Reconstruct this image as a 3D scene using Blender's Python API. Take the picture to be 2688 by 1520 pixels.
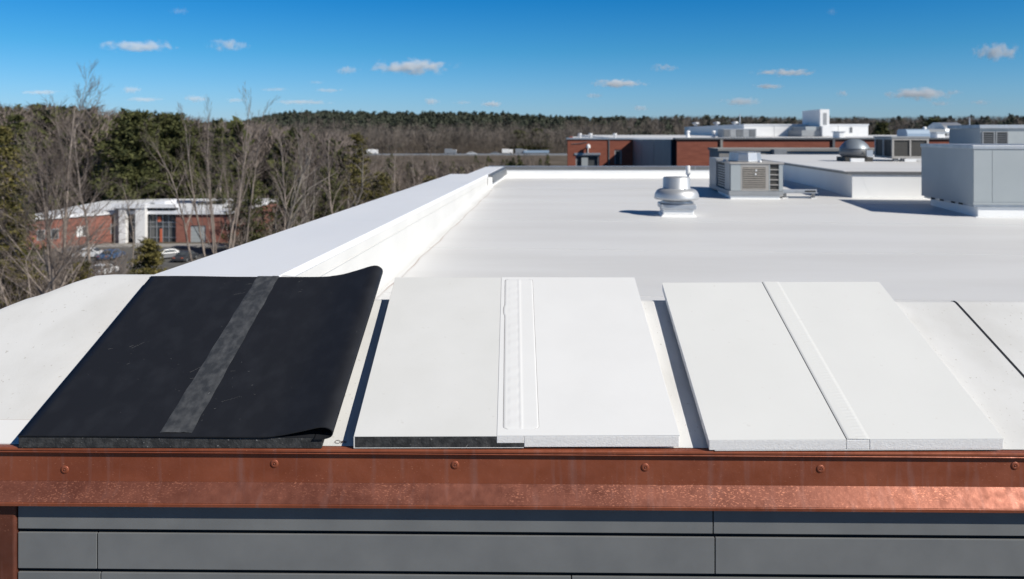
import bpy, math, random
import numpy as np
from mathutils import Vector, Matrix

for _o in list(bpy.data.objects):
    bpy.data.objects.remove(_o)
S = bpy.context.scene
COL = S.collection
rad = math.radians
FPX, HX, HY = 2100.0, 1344.0, 348.0          # focal length and horizon of the photograph in its own pixels

# ------------------------------------------------------------------ camera, sky, sun, exposure
cam_d = bpy.data.cameras.new('camera')
cam = bpy.data.objects.new('camera', cam_d)
COL.objects.link(cam)
S.camera = cam
cam_d.sensor_width = 36.0
cam_d.lens = FPX / 2688 * 36.0
cam_d.shift_y = -(760 - HY) / 2688
cam_d.clip_start = 0.1
cam_d.clip_end = 20000
cam.rotation_euler = (rad(90), 0, 0)
cam.location = (0, 0, 0)
cam_d.dof.use_dof = True
cam_d.dof.focus_distance = 4.2
cam_d.dof.aperture_fstop = 2.6

SUN_DIR = Vector((-1.0, 0.63, -0.90)).normalized()       # the way the light travels
sun_d = bpy.data.lights.new('sun', 'SUN')
sun = bpy.data.objects.new('sun', sun_d)
COL.objects.link(sun)
sun_d.energy = 4.95
sun_d.angle = rad(0.5)
sun_d.color = (1.0, 0.95, 0.855)
sun.rotation_euler = SUN_DIR.to_track_quat('-Z', 'Y').to_euler()
sun.location = (20, -20, 30)

W = bpy.data.worlds.new('World')
S.world = W
W.use_nodes = True
wn, wl = W.node_tree.nodes, W.node_tree.links
wn.clear()
w_out = wn.new('ShaderNodeOutputWorld')
w_bg = wn.new('ShaderNodeBackground')
w_sky = wn.new('ShaderNodeTexSky')
w_sky.sky_type = 'NISHITA'
w_sky.sun_disc = False
w_sky.sun_elevation = math.asin(-SUN_DIR.z)
w_sky.sun_rotation = math.atan2(-SUN_DIR.x, -SUN_DIR.y)
w_sky.ozone_density = 4.0
w_sky.air_density = 1.0
w_sky.dust_density = 0.2
w_tc = wn.new('ShaderNodeTexCoord')
w_sep = wn.new('ShaderNodeSeparateXYZ')
w_ramp = wn.new('ShaderNodeValToRGB')
w_mul = wn.new('ShaderNodeMix')
w_mul.data_type = 'RGBA'
w_mul.blend_type = 'MULTIPLY'
w_mul.inputs[0].default_value = 1.0
wl.new(w_tc.outputs['Generated'], w_sep.inputs[0])
wl.new(w_sep.outputs['Z'], w_ramp.inputs[0])
SKY_RAMP = [(0.0, (0.55, 0.77, 1.22)), (0.05, (0.40, 0.73, 1.12)), (0.10, (0.20, 0.65, 0.99)), (0.17, (0.05, 0.54, 0.95)), (0.40, (0.07, 0.23, 0.42)), (1.0, (0.12, 0.23, 0.33))]
w_ramp.color_ramp.elements[0].position = SKY_RAMP[0][0]
w_ramp.color_ramp.elements[0].color = (*SKY_RAMP[0][1], 1)
w_ramp.color_ramp.elements[1].position = 1.0
w_ramp.color_ramp.elements[1].color = (*SKY_RAMP[-1][1], 1)
for p_, c_ in SKY_RAMP[1:-1]:
    e_ = w_ramp.color_ramp.elements.new(p_)
    e_.color = (*c_, 1)
wl.new(w_sky.outputs[0], w_mul.inputs[6])
wl.new(w_ramp.outputs[0], w_mul.inputs[7])
wl.new(w_mul.outputs[2], w_bg.inputs[0])
w_bg.inputs[1].default_value = 0.10
wl.new(w_bg.outputs[0], w_out.inputs[0])

S.view_settings.view_transform = 'Standard'
S.view_settings.look = 'None'
S.view_settings.gamma = 1.0
S.view_settings.use_curve_mapping = False
S.view_settings.exposure = 0.0
S.render.engine = 'CYCLES'
S.cycles.use_denoising = True
S.cycles.max_bounces = 8
S.cycles.transparent_max_bounces = 16
S.cycles.volume_bounces = 4

# ------------------------------------------------------------------ helpers
rng = random.Random(7)


def at(px, py, Y):
    return Vector(((px - HX) * Y / FPX, Y, -(py - HY) * Y / FPX))


class MB:
    """Collects faces; build() links them as one mesh object."""

    def __init__(self):
        self.v, self.f, self.sm = [], [], []

    def add(self, vs, fs, smooth=False):
        n = len(self.v)
        self.v.extend([tuple(p) for p in vs])
        self.f.extend([tuple(i + n for i in f) for f in fs])
        self.sm.extend([smooth] * len(fs))
        return self

    def box(self, x0, x1, y0, y1, z0, z1):
        vs = [(x, y, z) for z in (z0, z1) for y in (y0, y1) for x in (x0, x1)]
        fs = [(0, 2, 3, 1), (4, 5, 7, 6), (0, 1, 5, 4), (2, 6, 7, 3), (0, 4, 6, 2), (1, 3, 7, 5)]
        return self.add(vs, fs)

    def quad(self, a, b, c, d):
        return self.add([a, b, c, d], [(0, 1, 2, 3)])

    def hexa(self, bottom, top):
        n = len(bottom)
        fs = [tuple(range(n - 1, -1, -1)), tuple(range(n, 2 * n))]
        fs += [(i, (i + 1) % n, n + (i + 1) % n, n + i) for i in range(n)]
        return self.add(list(bottom) + list(top), fs)

    def prism_z(self, poly, z0, z1):
        return self.hexa([(x, y, z0) for x, y in poly], [(x, y, z1) for x, y in poly])

    def prof_x(self, prof, x0, x1, closed=True, n=1, smooth=False):
        """profile of (y, z) pulled along x"""
        m = len(prof)
        xs = [x0 + (x1 - x0) * i / n for i in range(n + 1)]
        vs = [(x, y, z) for x in xs for y, z in prof]
        fs = []
        rng_ = range(m) if closed else range(m - 1)
        for k in range(n):
            for i in rng_:
                j = (i + 1) % m
                fs.append((k * m + i, (k + 1) * m + i, (k + 1) * m + j, k * m + j))
        self.add(vs, fs, smooth)
        if closed:
            self.add([(x0, y, z) for y, z in prof], [tuple(range(m))])
            self.add([(x1, y, z) for y, z in prof], [tuple(range(m - 1, -1, -1))])
        return self

    def lathe(self, prof, c=(0, 0, 0), n=24, smooth=True):
        vs, fs = [], []
        for r, z in prof:
            for i in range(n):
                a = 2 * math.pi * (i + .5) / n
                vs.append((c[0] + r * math.cos(a), c[1] + r * math.sin(a), c[2] + z))
        for k in range(len(prof) - 1):
            for i in range(n):
                j = (i + 1) % n
                fs.append((k * n + i, k * n + j, (k + 1) * n + j, (k + 1) * n + i))
        self.add(vs, fs, smooth)
        m = len(prof) - 1
        self.add(vs[m * n:], [tuple(range(n))])
        self.add(vs[:n], [tuple(range(n - 1, -1, -1))])
        return self

    def tube(self, pts, radii, n=6, smooth=True, cap=True):
        pts = [Vector(p) for p in pts]
        if not hasattr(radii, '__len__'):
            radii = [radii] * len(pts)
        d = (pts[-1] - pts[0]).normalized()
        a = d.orthogonal().normalized()
        b = d.cross(a)
        vs, fs = [], []
        for p, r in zip(pts, radii):
            for i in range(n):
                t = 2 * math.pi * i / n
                vs.append(p + (a * math.cos(t) + b * math.sin(t)) * r)
        for k in range(len(pts) - 1):
            for i in range(n):
                j = (i + 1) % n
                fs.append((k * n + i, k * n + j, (k + 1) * n + j, (k + 1) * n + i))
        self.add(vs, fs, smooth)
        if cap:
            self.add(vs[:n], [tuple(range(n - 1, -1, -1))])
            self.add(vs[-n:], [tuple(range(n))])
        return self

    def grid(self, nu, nv, fn, smooth=True):
        vs = [fn(i / nu, j / nv) for j in range(nv + 1) for i in range(nu + 1)]
        w = nu + 1
        fs = [(j * w + i, j * w + i + 1, (j + 1) * w + i + 1, (j + 1) * w + i) for j in range(nv) for i in range(nu)]
        return self.add(vs, fs, smooth)

    def mesh(self, name, mat, off=(0, 0, 0)):
        me = bpy.data.meshes.new(name)
        ox, oy, oz = off
        me.from_pydata([(x - ox, y - oy, z - oz) for x, y, z in self.v], [], self.f)
        me.polygons.foreach_set('use_smooth', self.sm)
        me.materials.append(mat)
        me.update()
        return me

    def build(self, name, mat, parent=None, off=(0, 0, 0), bevel=0.0):
        o = bpy.data.objects.new(name, self.mesh(name, mat, off))
        COL.objects.link(o)
        o.parent = parent
        if bevel:
            b = o.modifiers.new('bevel', 'BEVEL')
            b.width = bevel
            b.segments = 2
            b.limit_method = 'ANGLE'
            b.angle_limit = rad(40)
        return o


def fix_normals(o):
    import bmesh
    bm = bmesh.new()
    bm.from_mesh(o.data)
    bmesh.ops.remove_doubles(bm, verts=bm.verts, dist=1e-5)
    bmesh.ops.recalc_face_normals(bm, faces=bm.faces)
    bm.to_mesh(o.data)
    bm.free()
    return o


def tag(o, label=None, cat=None, group=None, kind=None):
    if label:
        o['label'] = label
    if cat:
        o['category'] = cat
    if group:
        o['group'] = group
    if kind:
        o['kind'] = kind
    return o


def thing(name, label, cat, loc=(0, 0, 0), rz=0.0, group=None):
    o = bpy.data.objects.new(name, None)
    o.empty_display_size = 0.2
    COL.objects.link(o)
    o.location = loc
    o.rotation_euler = (0, 0, rz)
    return tag(o, label, cat, group)


def copy_tree(o, parent=None):
    c = o.copy()
    COL.objects.link(c)
    c.parent = parent
    for ch in list(o.children):
        copy_tree(ch, c)
    return c


# ------------------------------------------------------------------ materials
def mat(name, col, rough=0.6, metal=0.0, col2=None, scale=4.0, detail=4.0, lo=0.35, hi=0.65, bump=0.0, bscale=60.0,
        stretch=(1, 1, 1), spec=0.5, specks=None, spk_scale=30.0, spk_hi=0.72, rough2=None, bdist=0.002):
    m = bpy.data.materials.new(name)
    m.use_nodes = True
    nt = m.node_tree
    N, L = nt.nodes, nt.links
    p = N['Principled BSDF']
    p.inputs['Base Color'].default_value = (*col, 1)
    p.inputs['Roughness'].default_value = rough
    p.inputs['Metallic'].default_value = metal
    p.inputs['Specular IOR Level'].default_value = spec
    tc = N.new('ShaderNodeTexCoord')
    mp = N.new('ShaderNodeMapping')
    mp.inputs['Scale'].default_value = stretch
    L.new(tc.outputs['Object'], mp.inputs[0])
    cur = None
    if col2 is not None:
        nz = N.new('ShaderNodeTexNoise')
        nz.inputs['Scale'].default_value = scale
        nz.inputs['Detail'].default_value = detail
        L.new(mp.outputs[0], nz.inputs['Vector'])
        r = N.new('ShaderNodeMapRange')
        r.inputs[1].default_value = lo
        r.inputs[2].default_value = hi
        L.new(nz.outputs[0], r.inputs[0])
        mx = N.new('ShaderNodeMix')
        mx.data_type = 'RGBA'
        mx.inputs[6].default_value = (*col, 1)
        mx.inputs[7].default_value = (*col2, 1)
        L.new(r.outputs[0], mx.inputs[0])
        cur = mx.outputs[2]
        if rough2 is not None:
            mr = N.new('ShaderNodeMapRange')
            mr.inputs[3].default_value = rough
            mr.inputs[4].default_value = rough2
            L.new(r.outputs[0], mr.inputs[0])
            L.new(mr.outputs[0], p.inputs['Roughness'])
    if specks is not None:
        n2 = N.new('ShaderNodeTexNoise')
        n2.inputs['Scale'].default_value = spk_scale
        n2.inputs['Detail'].default_value = 3
        L.new(mp.outputs[0], n2.inputs['Vector'])
        r2 = N.new('ShaderNodeMapRange')
        r2.inputs[1].default_value = spk_hi - 0.05
        r2.inputs[2].default_value = spk_hi
        L.new(n2.outputs[0], r2.inputs[0])
        m2 = N.new('ShaderNodeMix')
        m2.data_type = 'RGBA'
        m2.inputs[7].default_value = (*specks, 1)
        if cur is not None:
            L.new(cur, m2.inputs[6])
        else:
            m2.inputs[6].default_value = (*col, 1)
        L.new(r2.outputs[0], m2.inputs[0])
        cur = m2.outputs[2]
    if cur is not None:
        L.new(cur, p.inputs['Base Color'])
    if bump:
        nb = N.new('ShaderNodeTexNoise')
        nb.inputs['Scale'].default_value = bscale
        nb.inputs['Detail'].default_value = 5
        L.new(mp.outputs[0], nb.inputs['Vector'])
        bp = N.new('ShaderNodeBump')
        bp.inputs['Strength'].default_value = bump
        bp.inputs['Distance'].default_value = bdist
        L.new(nb.outputs[0], bp.inputs['Height'])
        L.new(bp.outputs[0], p.inputs['Normal'])
    return m


M = {}
M['roof'] = mat('roof_membrane', (0.735, 0.735, 0.735), 0.55, col2=(0.665, 0.66, 0.655), scale=0.7, detail=9, lo=.40, hi=.74, stretch=(0.35, 1.6, 1), bump=0.25, bscale=9, bdist=0.004, spec=0.3)
M['coping'] = mat('coping_white', (0.83, 0.845, 0.88), 0.5, col2=(0.77, 0.79, 0.835), scale=0.8, stretch=(1, .3, 1), spec=0.3)
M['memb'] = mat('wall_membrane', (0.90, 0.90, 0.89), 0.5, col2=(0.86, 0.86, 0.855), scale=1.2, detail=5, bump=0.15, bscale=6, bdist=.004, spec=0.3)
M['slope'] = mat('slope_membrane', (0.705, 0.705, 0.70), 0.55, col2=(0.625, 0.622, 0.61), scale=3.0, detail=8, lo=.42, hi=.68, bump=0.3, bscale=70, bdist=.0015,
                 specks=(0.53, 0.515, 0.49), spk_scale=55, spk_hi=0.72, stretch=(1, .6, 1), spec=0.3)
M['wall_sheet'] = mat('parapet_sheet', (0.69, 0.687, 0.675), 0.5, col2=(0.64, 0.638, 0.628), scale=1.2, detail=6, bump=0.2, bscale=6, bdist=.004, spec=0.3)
M['lap'] = mat('lap_edge', (0.60, 0.60, 0.605), 0.6, col2=(0.68, 0.68, 0.68), scale=.9)
M['sheet_grey'] = mat('sheet_offwhite', (0.715, 0.715, 0.705), 0.5, col2=(0.685, 0.685, 0.672), scale=3.5, detail=7, bump=0.10, bscale=40, bdist=.0015, spec=0.3, specks=(.66, .655, .64), spk_scale=26, spk_hi=.735)
M['sheet_white'] = mat('sheet_white', (0.79, 0.79, 0.79), 0.46, col2=(0.765, 0.765, 0.765), scale=3.0, detail=5, bump=0.08, bscale=30, bdist=.0015, spec=0.35)
M['sheet_cream'] = mat('sheet_cream', (0.745, 0.748, 0.735), 0.5, col2=(0.725, 0.728, 0.715), scale=2.5, detail=5, bump=0.06, bscale=35, bdist=.0015, spec=0.3, specks=(.69, .685, .67), spk_scale=26, spk_hi=.745)
M['foam_white'] = mat('foam_white', (0.88, 0.87, 0.865), 0.9, col2=(0.80, 0.79, 0.79), scale=60, detail=6, bump=0.5, bscale=130, bdist=.004, stretch=(1, 1, 2.2), spec=0.1)
M['foam_black'] = mat('foam_black', (0.030, 0.031, 0.033), 0.75, col2=(0.075, 0.076, 0.078), scale=30, detail=8, lo=.4, hi=.75, bump=0.8, bscale=90, bdist=.004,
                      specks=(0.26, 0.26, 0.26), spk_scale=90, spk_hi=0.74, spec=0.3)
M['siding'] = mat('siding_paint', (0.165, 0.172, 0.178), 0.55, col2=(0.190, 0.197, 0.202), scale=5, detail=6, bump=0.12, bscale=160, bdist=.001, spec=0.4)
M['dark'] = mat('dark_backing', (0.012, 0.013, 0.016), 0.8)
M['metal_dark'] = mat('flashing_grey', (0.16, 0.165, 0.175), 0.45, 0.3, col2=(0.20, 0.205, 0.21), scale=2)
M['galv'] = mat('galvanised', (0.55, 0.57, 0.60), 0.42, 0.75, col2=(0.46, 0.48, 0.51), scale=6, detail=6, rough2=.55)
M['alu'] = mat('spun_aluminium', (0.60, 0.61, 0.62), 0.46, 0.65, col2=(0.52, 0.53, 0.545), scale=3, rough2=.55)
M['unit_paint'] = mat('unit_paint', (0.40, 0.435, 0.45), 0.5, col2=(0.37, 0.405, 0.42), scale=1.5, detail=3, spec=.4)
M['unit_beige'] = mat('unit_beige', (0.42, 0.40, 0.375), 0.55, col2=(0.37, 0.35, 0.33), scale=5, detail=5)
M['unit_grey'] = mat('unit_grey', (0.33, 0.345, 0.36), 0.5, col2=(0.29, 0.30, 0.315), scale=4, detail=4)
M['coil'] = mat('coil_dark', (0.045, 0.043, 0.040), 0.7, col2=(0.07, 0.066, 0.06), scale=40)
M['slat'] = mat('slat_taupe', (0.30, 0.275, 0.245), 0.6, col2=(0.25, 0.23, 0.205), scale=12)
M['vent_grey'] = mat('vent_grey', (0.30, 0.34, 0.38), 0.45, 0.4, col2=(0.24, 0.275, 0.31), scale=5)
M['white'] = mat('white_paint', (0.84, 0.84, 0.84), 0.5, col2=(0.80, 0.80, 0.805), scale=2)
M['bluegrey'] = mat('blue_grey_panel', (0.30, 0.40, 0.52), 0.5, col2=(0.27, 0.365, 0.48), scale=1)
M['brick'] = mat('brick', (0.30, 0.105, 0.070), 0.85, col2=(0.24, 0.082, 0.056), scale=2.2, detail=8, stretch=(1, 1, 4), bump=.3, bscale=12, spec=.2)
M['brick_pale'] = mat('brick_pale', (0.30, 0.135, 0.105), 0.85, col2=(0.235, 0.10, 0.08), scale=1.2, detail=8, stretch=(1, 1, 4), spec=.2)
M['panel_grey'] = mat('metal_cladding', (0.20, 0.215, 0.24), 0.5, 0.2, col2=(0.17, 0.185, 0.205), scale=1.5)
M['concrete'] = mat('concrete', (0.34, 0.33, 0.31), 0.85, col2=(0.28, 0.27, 0.26), scale=1.0, detail=6)
M['asphalt'] = mat('asphalt', (0.125, 0.120, 0.115), 0.9, col2=(0.09, 0.087, 0.083), scale=.4, detail=7)
M['ground'] = mat('ground_litter', (0.155, 0.128, 0.102), 0.95, col2=(0.085, 0.072, 0.056), scale=.12, detail=10, lo=.3, hi=.7, spec=.1)
M['grass'] = mat('dry_grass', (0.20, 0.155, 0.085), 0.95, col2=(0.14, 0.12, 0.06), scale=.15, detail=8, spec=.1)
M['road'] = mat('road_pale', (0.23, 0.225, 0.22), 0.9, col2=(0.18, 0.176, 0.17), scale=.3, detail=5)
M['bark'] = mat('bark_grey', (0.34, 0.29, 0.258), 0.9, col2=(0.22, 0.185, 0.163), scale=3, detail=7, stretch=(1, 1, .3), spec=.1)
M['bark_pale'] = mat('bark_pale', (0.40, 0.36, 0.32), 0.9, col2=(0.27, 0.24, 0.21), scale=3, detail=7, stretch=(1, 1, .3), spec=.1)
M['twig'] = mat('twigs', (0.225, 0.188, 0.168), 0.9, col2=(0.125, 0.103, 0.091), scale=.7, detail=4, spec=.1)
M['pine'] = mat('pine_needles', (0.105, 0.108, 0.040), 0.8, col2=(0.038, 0.046, 0.018), scale=.75, detail=6, lo=.38, hi=.64, spec=.2)
M['pine_olive'] = mat('olive_needles', (0.165, 0.140, 0.045), 0.8, col2=(0.06, 0.060, 0.022), scale=1.1, detail=6, lo=.38, hi=.66, spec=.2)
M['far_pine'] = mat('far_needles', (0.092, 0.102, 0.072), 0.9, col2=(0.050, 0.058, 0.046), scale=.09, detail=7, spec=.1)
M['far_twig'] = mat('far_twigs', (0.200, 0.172, 0.152), 0.95, col2=(0.10, 0.088, 0.077), scale=.05, detail=8, spec=.1)
M['glass'] = mat('dark_glass', (0.045, 0.055, 0.065), 0.12, 0.0, col2=(0.11, 0.115, 0.12), scale=.5, spec=.6)
M['tyre'] = mat('tyre', (0.02, 0.02, 0.02), 0.8)
M['car_white'] = mat('car_white', (0.75, 0.76, 0.78), 0.3, spec=.6)
M['car_dark'] = mat('car_dark', (0.05, 0.055, 0.065), 0.3, spec=.6)
M['car_silver'] = mat('car_silver', (0.36, 0.37, 0.39), 0.32, 0.4, spec=.6)
M['car_blue'] = mat('car_blue', (0.06, 0.12, 0.24), 0.35, spec=.6)
M['red'] = mat('red_orange_paint', (0.55, 0.14, 0.07), 0.6)
M['ink'] = mat('marker_ink', (0.12, 0.085, 0.07), 0.7)
M['seam_dirt'] = mat('seam_dirt', (0.50, 0.43, 0.40), 0.8, col2=(0.60, 0.585, 0.58), scale=1.4, detail=8)


def copper_mat(name, base, dark, pits, pit_lo, metal=0.55, rough=.42, streak=0.6):
    """weathered copper: mottled patina, vertical run marks, bare bright nicks"""
    m = bpy.data.materials.new(name)
    m.use_nodes = True
    N, L = m.node_tree.nodes, m.node_tree.links
    p = N['Principled BSDF']
    tc = N.new('ShaderNodeTexCoord')

    def noise(scale, detail, stretch):
        mp = N.new('ShaderNodeMapping')
        mp.inputs['Scale'].default_value = stretch
        L.new(tc.outputs['Object'], mp.inputs[0])
        n = N.new('ShaderNodeTexNoise')
        n.inputs['Scale'].default_value = scale
        n.inputs['Detail'].default_value = detail
        L.new(mp.outputs[0], n.inputs['Vector'])
        return n.outputs[0]

    def rng_(src, a, b, c=0.0, d=1.0):
        r = N.new('ShaderNodeMapRange')
        for i, x in enumerate((a, b, c, d)):
            r.inputs[i + 1].default_value = x
        L.new(src, r.inputs[0])
        return r.outputs[0]

    def mix(fac, a, b):
        x = N.new('ShaderNodeMix')
        x.data_type = 'RGBA'
        L.new(fac, x.inputs[0])
        if isinstance(a, tuple):
            x.inputs[6].default_value = (*a, 1)
        else:
            L.new(a, x.inputs[6])
        x.inputs[7].default_value = (*b, 1)
        return x.outputs[2]

    c = mix(rng_(noise(2.6, 8, (1, 1, 1.6)), .36, .66), base, dark)
    c = mix(rng_(noise(9, 7, (2.6, 1, .22)), .54, .74, 0, streak * .8), c, (0.34, 0.20, 0.18))
    pit = N.new('ShaderNodeMath')
    pit.operation = 'MULTIPLY'
    L.new(rng_(noise(170, 6, (.5, 1, 1.1)), pit_lo, pit_lo + .05), pit.inputs[0])
    L.new(rng_(noise(2.6, 9, (1, 1, 3.5)), .40, .60), pit.inputs[1])
    c = mix(pit.outputs[0], c, pits)
    L.new(c, p.inputs['Base Color'])
    p.inputs['Metallic'].default_value = metal
    L.new(rng_(noise(22, 6, (1, 1, 1)), .3, .7, rough - .1, rough + .16), p.inputs['Roughness'])
    b = N.new('ShaderNodeBump')
    b.inputs['Strength'].default_value = .35
    b.inputs['Distance'].default_value = .002
    L.new(noise(38, 6, (1, 1, 1)), b.inputs['Height'])
    L.new(b.outputs[0], p.inputs['Normal'])
    return m


M['copper'] = copper_mat('copper_brown', (0.35, 0.104, 0.054), (0.26, 0.072, 0.037), (0.60, 0.25, 0.155), .665, metal=.3, streak=.5)
M['copper_skirt'] = copper_mat('copper_worn', (0.28, 0.098, 0.062), (0.19, 0.062, 0.039), (0.50, 0.195, 0.120), .57, metal=.5, rough=.46, streak=.3)


def rubber_mat(name, base, scratch, cloud, cloud_lo, rough, sc=11):
    m = mat(name, base, rough, col2=cloud, scale=sc, detail=9, lo=cloud_lo, hi=cloud_lo + .3, bump=.15, bscale=120, bdist=.001,
            specks=scratch, spk_scale=55, spk_hi=.80, spec=.4, stretch=(1, .55, 1))
    return m


M['rubber'] = rubber_mat('black_rubber', (0.0135, 0.0145, 0.018), (0.085, 0.085, 0.085), (0.019, 0.0205, 0.025), .45, .5)
M['tape'] = rubber_mat('seam_tape', (0.042, 0.045, 0.050), (0.20, 0.20, 0.20), (0.092, 0.095, 0.100), .40, .36, 26)

# ------------------------------------------------------------------ the front of the building: own frame (u, v, z), turned 0.85 degrees
FA = -0.0148
FC, FS = math.cos(-FA), math.sin(-FA)
SLOPE = 0.374


def front_world(u, v, z):
    return (u * FC + v * FS, -u * FS + v * FC, z)


def fu(px, v):
    k = (px - HX) / FPX
    return v * (k * FC - FS) / (FC + k * FS)


def fz(px, py, v):
    u = fu(px, v)
    return -(py - HY) / FPX * (-u * FS + v * FC)


def on_slope(px, py, z0, v0=3.78):
    k, w = (px - HX) / FPX, -(py - HY) / FPX
    du, dv = k * FC - FS, k * FS + FC
    t = (z0 - SLOPE * v0) / (w - SLOPE * dv)
    return t * du, t * dv, t * w


def front_thing(name, label, cat, org, group=None):
    return thing(name, label, cat, front_world(*org), FA, group)


ZS = -1.512                                              # the white slope's height at v = 3.78


def slope_z(v):
    return ZS + SLOPE * (v - 3.78)


# flat roof deck, rising gently to the back for drainage
def roof_z(Y):
    return -1.52 + 0.024 * min(max(Y - 8.0, 0.0), 10.5)


def roof_pt(px, py):
    Y = 12.0
    for _ in range(60):
        Y = -roof_z(Y) * FPX / (py - HY)
    return Vector(((px - HX) * Y / FPX, Y, roof_z(Y)))


RA = -0.0761                                             # the roof's own turn (vanishing point right of centre)
GZ = -18.8

# terrain -----------------------------------------------------------------------------------------------------------
PROF = [(-2000, 300), (0, 300), (300, 306), (560, 322), (640, 316), (700, 300), (760, 290), (1000, 291), (1300, 293), (1420, 300), (1560, 306),
        (1700, 303), (1850, 300), (2100, 303), (2300, 304), (2688, 300), (5000, 296)]


def skyline(px):
    for (a, ya), (b, yb) in zip(PROF, PROF[1:]):
        if a <= px <= b:
            return ya + (yb - ya) * (px - a) / (b - a)
    return 300


def smooth(a, b, x):
    t = min(max((x - a) / (b - a), 0), 1)
    return t * t * (3 - 2 * t)


def ground_z(X, Y):
    z = GZ
    z += 9.0 * smooth(170, 335, Y)
    if Y > 100:
        crest = -(skyline(HX + FPX * X / Y) - HY) * 800 / FPX - 15.0
        z += (crest + 9.8) * smooth(385, 800, Y)
    return z


def axis(lims):
    out = []
    for a, b, n in lims:
        out += [a + (b - a) * i / n for i in range(n)]
    return out + [lims[-1][1]]


gx = axis([(-9000, -1200, 6), (-1200, 1200, 90), (1200, 9000, 6)])
gy = axis([(-9000, -200, 6), (-200, 160, 12), (160, 900, 50), (900, 9000, 8)])
g = MB()
g.grid(len(gx) - 1, len(gy) - 1, lambda a, b: (lambda X, Y: (X, Y, ground_z(X, Y)))(gx[round(a * (len(gx) - 1))], gy[round(b * (len(gy) - 1))]))
tag(g.build('ground', M['ground']), kind='structure')

# highway on its embankment, beyond the wood
HWY = 350.0
g = MB()
g.box(-260, 45, HWY - 11, HWY + 9, -12.0, -9.75)
tag(g.build('highway', M['road']), kind='structure')
g = MB()
g.prof_x([(HWY - 60, -15.6), (HWY - 11.2, -9.9), (HWY - 11.2, -14)], -260, 60)
tag(g.build('grass_bank', M['grass']), kind='structure')
g = MB()
g.quad((-105, 96, GZ + .01), (-30, 96, GZ + .01), (-30, 131, GZ + .01), (-105, 131, GZ + .01))
tag(g.build('parking_lot', M['asphalt']), kind='structure')
g = MB()
g.box(-85, -30, 131, 134.5, GZ, GZ + .13)
tag(g.build('pavement', M['concrete']), kind='structure')

# ------------------------------------------------------------------ own building: flat roof, parapets, wall
roof_root = thing('flat_roof', None, None, (0, 0, 0), 0)
bpy.data.objects.remove(roof_root)
g = MB()
ys = axis([(4.6, 8, 2), (8, 18.5, 5), (18.5, 22.5, 2)])
g.grid(2, len(ys) - 1, lambda a, b: (lambda Y: (-1.935 + .0762 * Y - .02 + (34 + 1.935) * a, Y, roof_z(Y)))(ys[round(b * (len(ys) - 1))]), smooth=False)
# cut the deck where the far parapet stands: keep only what lies before it
flat_roof = g.build('flat_roof', M['roof'])
tag(flat_roof, kind='structure')
# welded sheet laps across the deck and the dirty line along the foot of the wall
for k, Y in enumerate((7.6, 10.2, 12.9, 15.6, 18.3)):
    s = MB()
    x0 = -1.935 + .0762 * Y + .06
    s.hexa([(x0, Y, roof_z(Y) - .004), (x0 + 12, Y - .9, roof_z(Y - .9) - .004), (x0 + 12, Y - .88, roof_z(Y - .88) - .004), (x0, Y + .02, roof_z(Y + .02) - .004)],
           [(x0, Y, roof_z(Y) + .003), (x0 + 12, Y - .9, roof_z(Y - .9) + .003), (x0 + 12, Y - .88, roof_z(Y - .88) + .003), (x0, Y + .02, roof_z(Y + .02) + .003)])
    s.build('sheet_lap', M['lap'], flat_roof)
s = MB()
ln = [(-1.935 + .0762 * Y + .13 + .012 * math.sin(Y * 3.1) + .008 * math.sin(Y * 7.7), Y, roof_z(Y) + .005) for Y in [5.5 + .4 * i for i in range(32)]]
for a, b in zip(ln, ln[1:]):
    s.quad(a, (a[0] + .018, a[1], a[2]), (b[0] + .018, b[1], b[2]), b)
s.build('dirt_line', M['seam_dirt'], flat_roof)

# left parapet: wide white coping, then a narrower length with a dark metal inner face
pw = thing('roof_parapet', 'long white parapet with a wide pale coping along the left edge of the flat roof', 'parapet', (-1.935, 0, 0), RA)
g = MB()
g.prof_x([(0, 0)], 0, 0, False) if False else None
ZC = -0.945


def yprof(prof, y0, y1, n=1, mb=None, smooth_=False):
    """profile of (x, z) pulled along y"""
    mb = mb or MB()
    t = MB().prof_x(prof, y0, y1, True, n, smooth_)
    mb.add([(y, x, z) for x, y, z in t.v], [tuple(reversed(f)) for f in t.f], smooth_)
    return mb


for y0, y1 in ((5.24, 8.60), (8.606, 12.0), (12.006, 15.3), (15.306, 18.25)):
    yprof([(-.86, ZC - .09), (-.86, ZC - .004), (-.852, ZC), (-.006, ZC), (0.0, ZC - .006), (0.0, ZC - .055), (-.02, ZC - .055), (-.02, ZC - .09)], y0, y1).build('coping', M['coping'], pw)
cove = [(-.03, -1.75), (-.03, ZC - .057), (-.006, ZC - .057), (-.006, -1.34)]
cove += [(.085 - .09 * math.cos(t), 0) for t in ()]


def wall_prof(zr):
    pts = [(-.55, zr - .4), (-.55, ZC - .092), (-.02, ZC - .092), (-.02, ZC - .057), (-.008, ZC - .057)]
    for i in range(7):
        t = math.pi / 2 * i / 6
        pts.append((.10 - .108 * math.cos(t), zr + .108 - .108 * math.sin(t)))
    pts.append((.10, zr - .05))
    return pts


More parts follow.
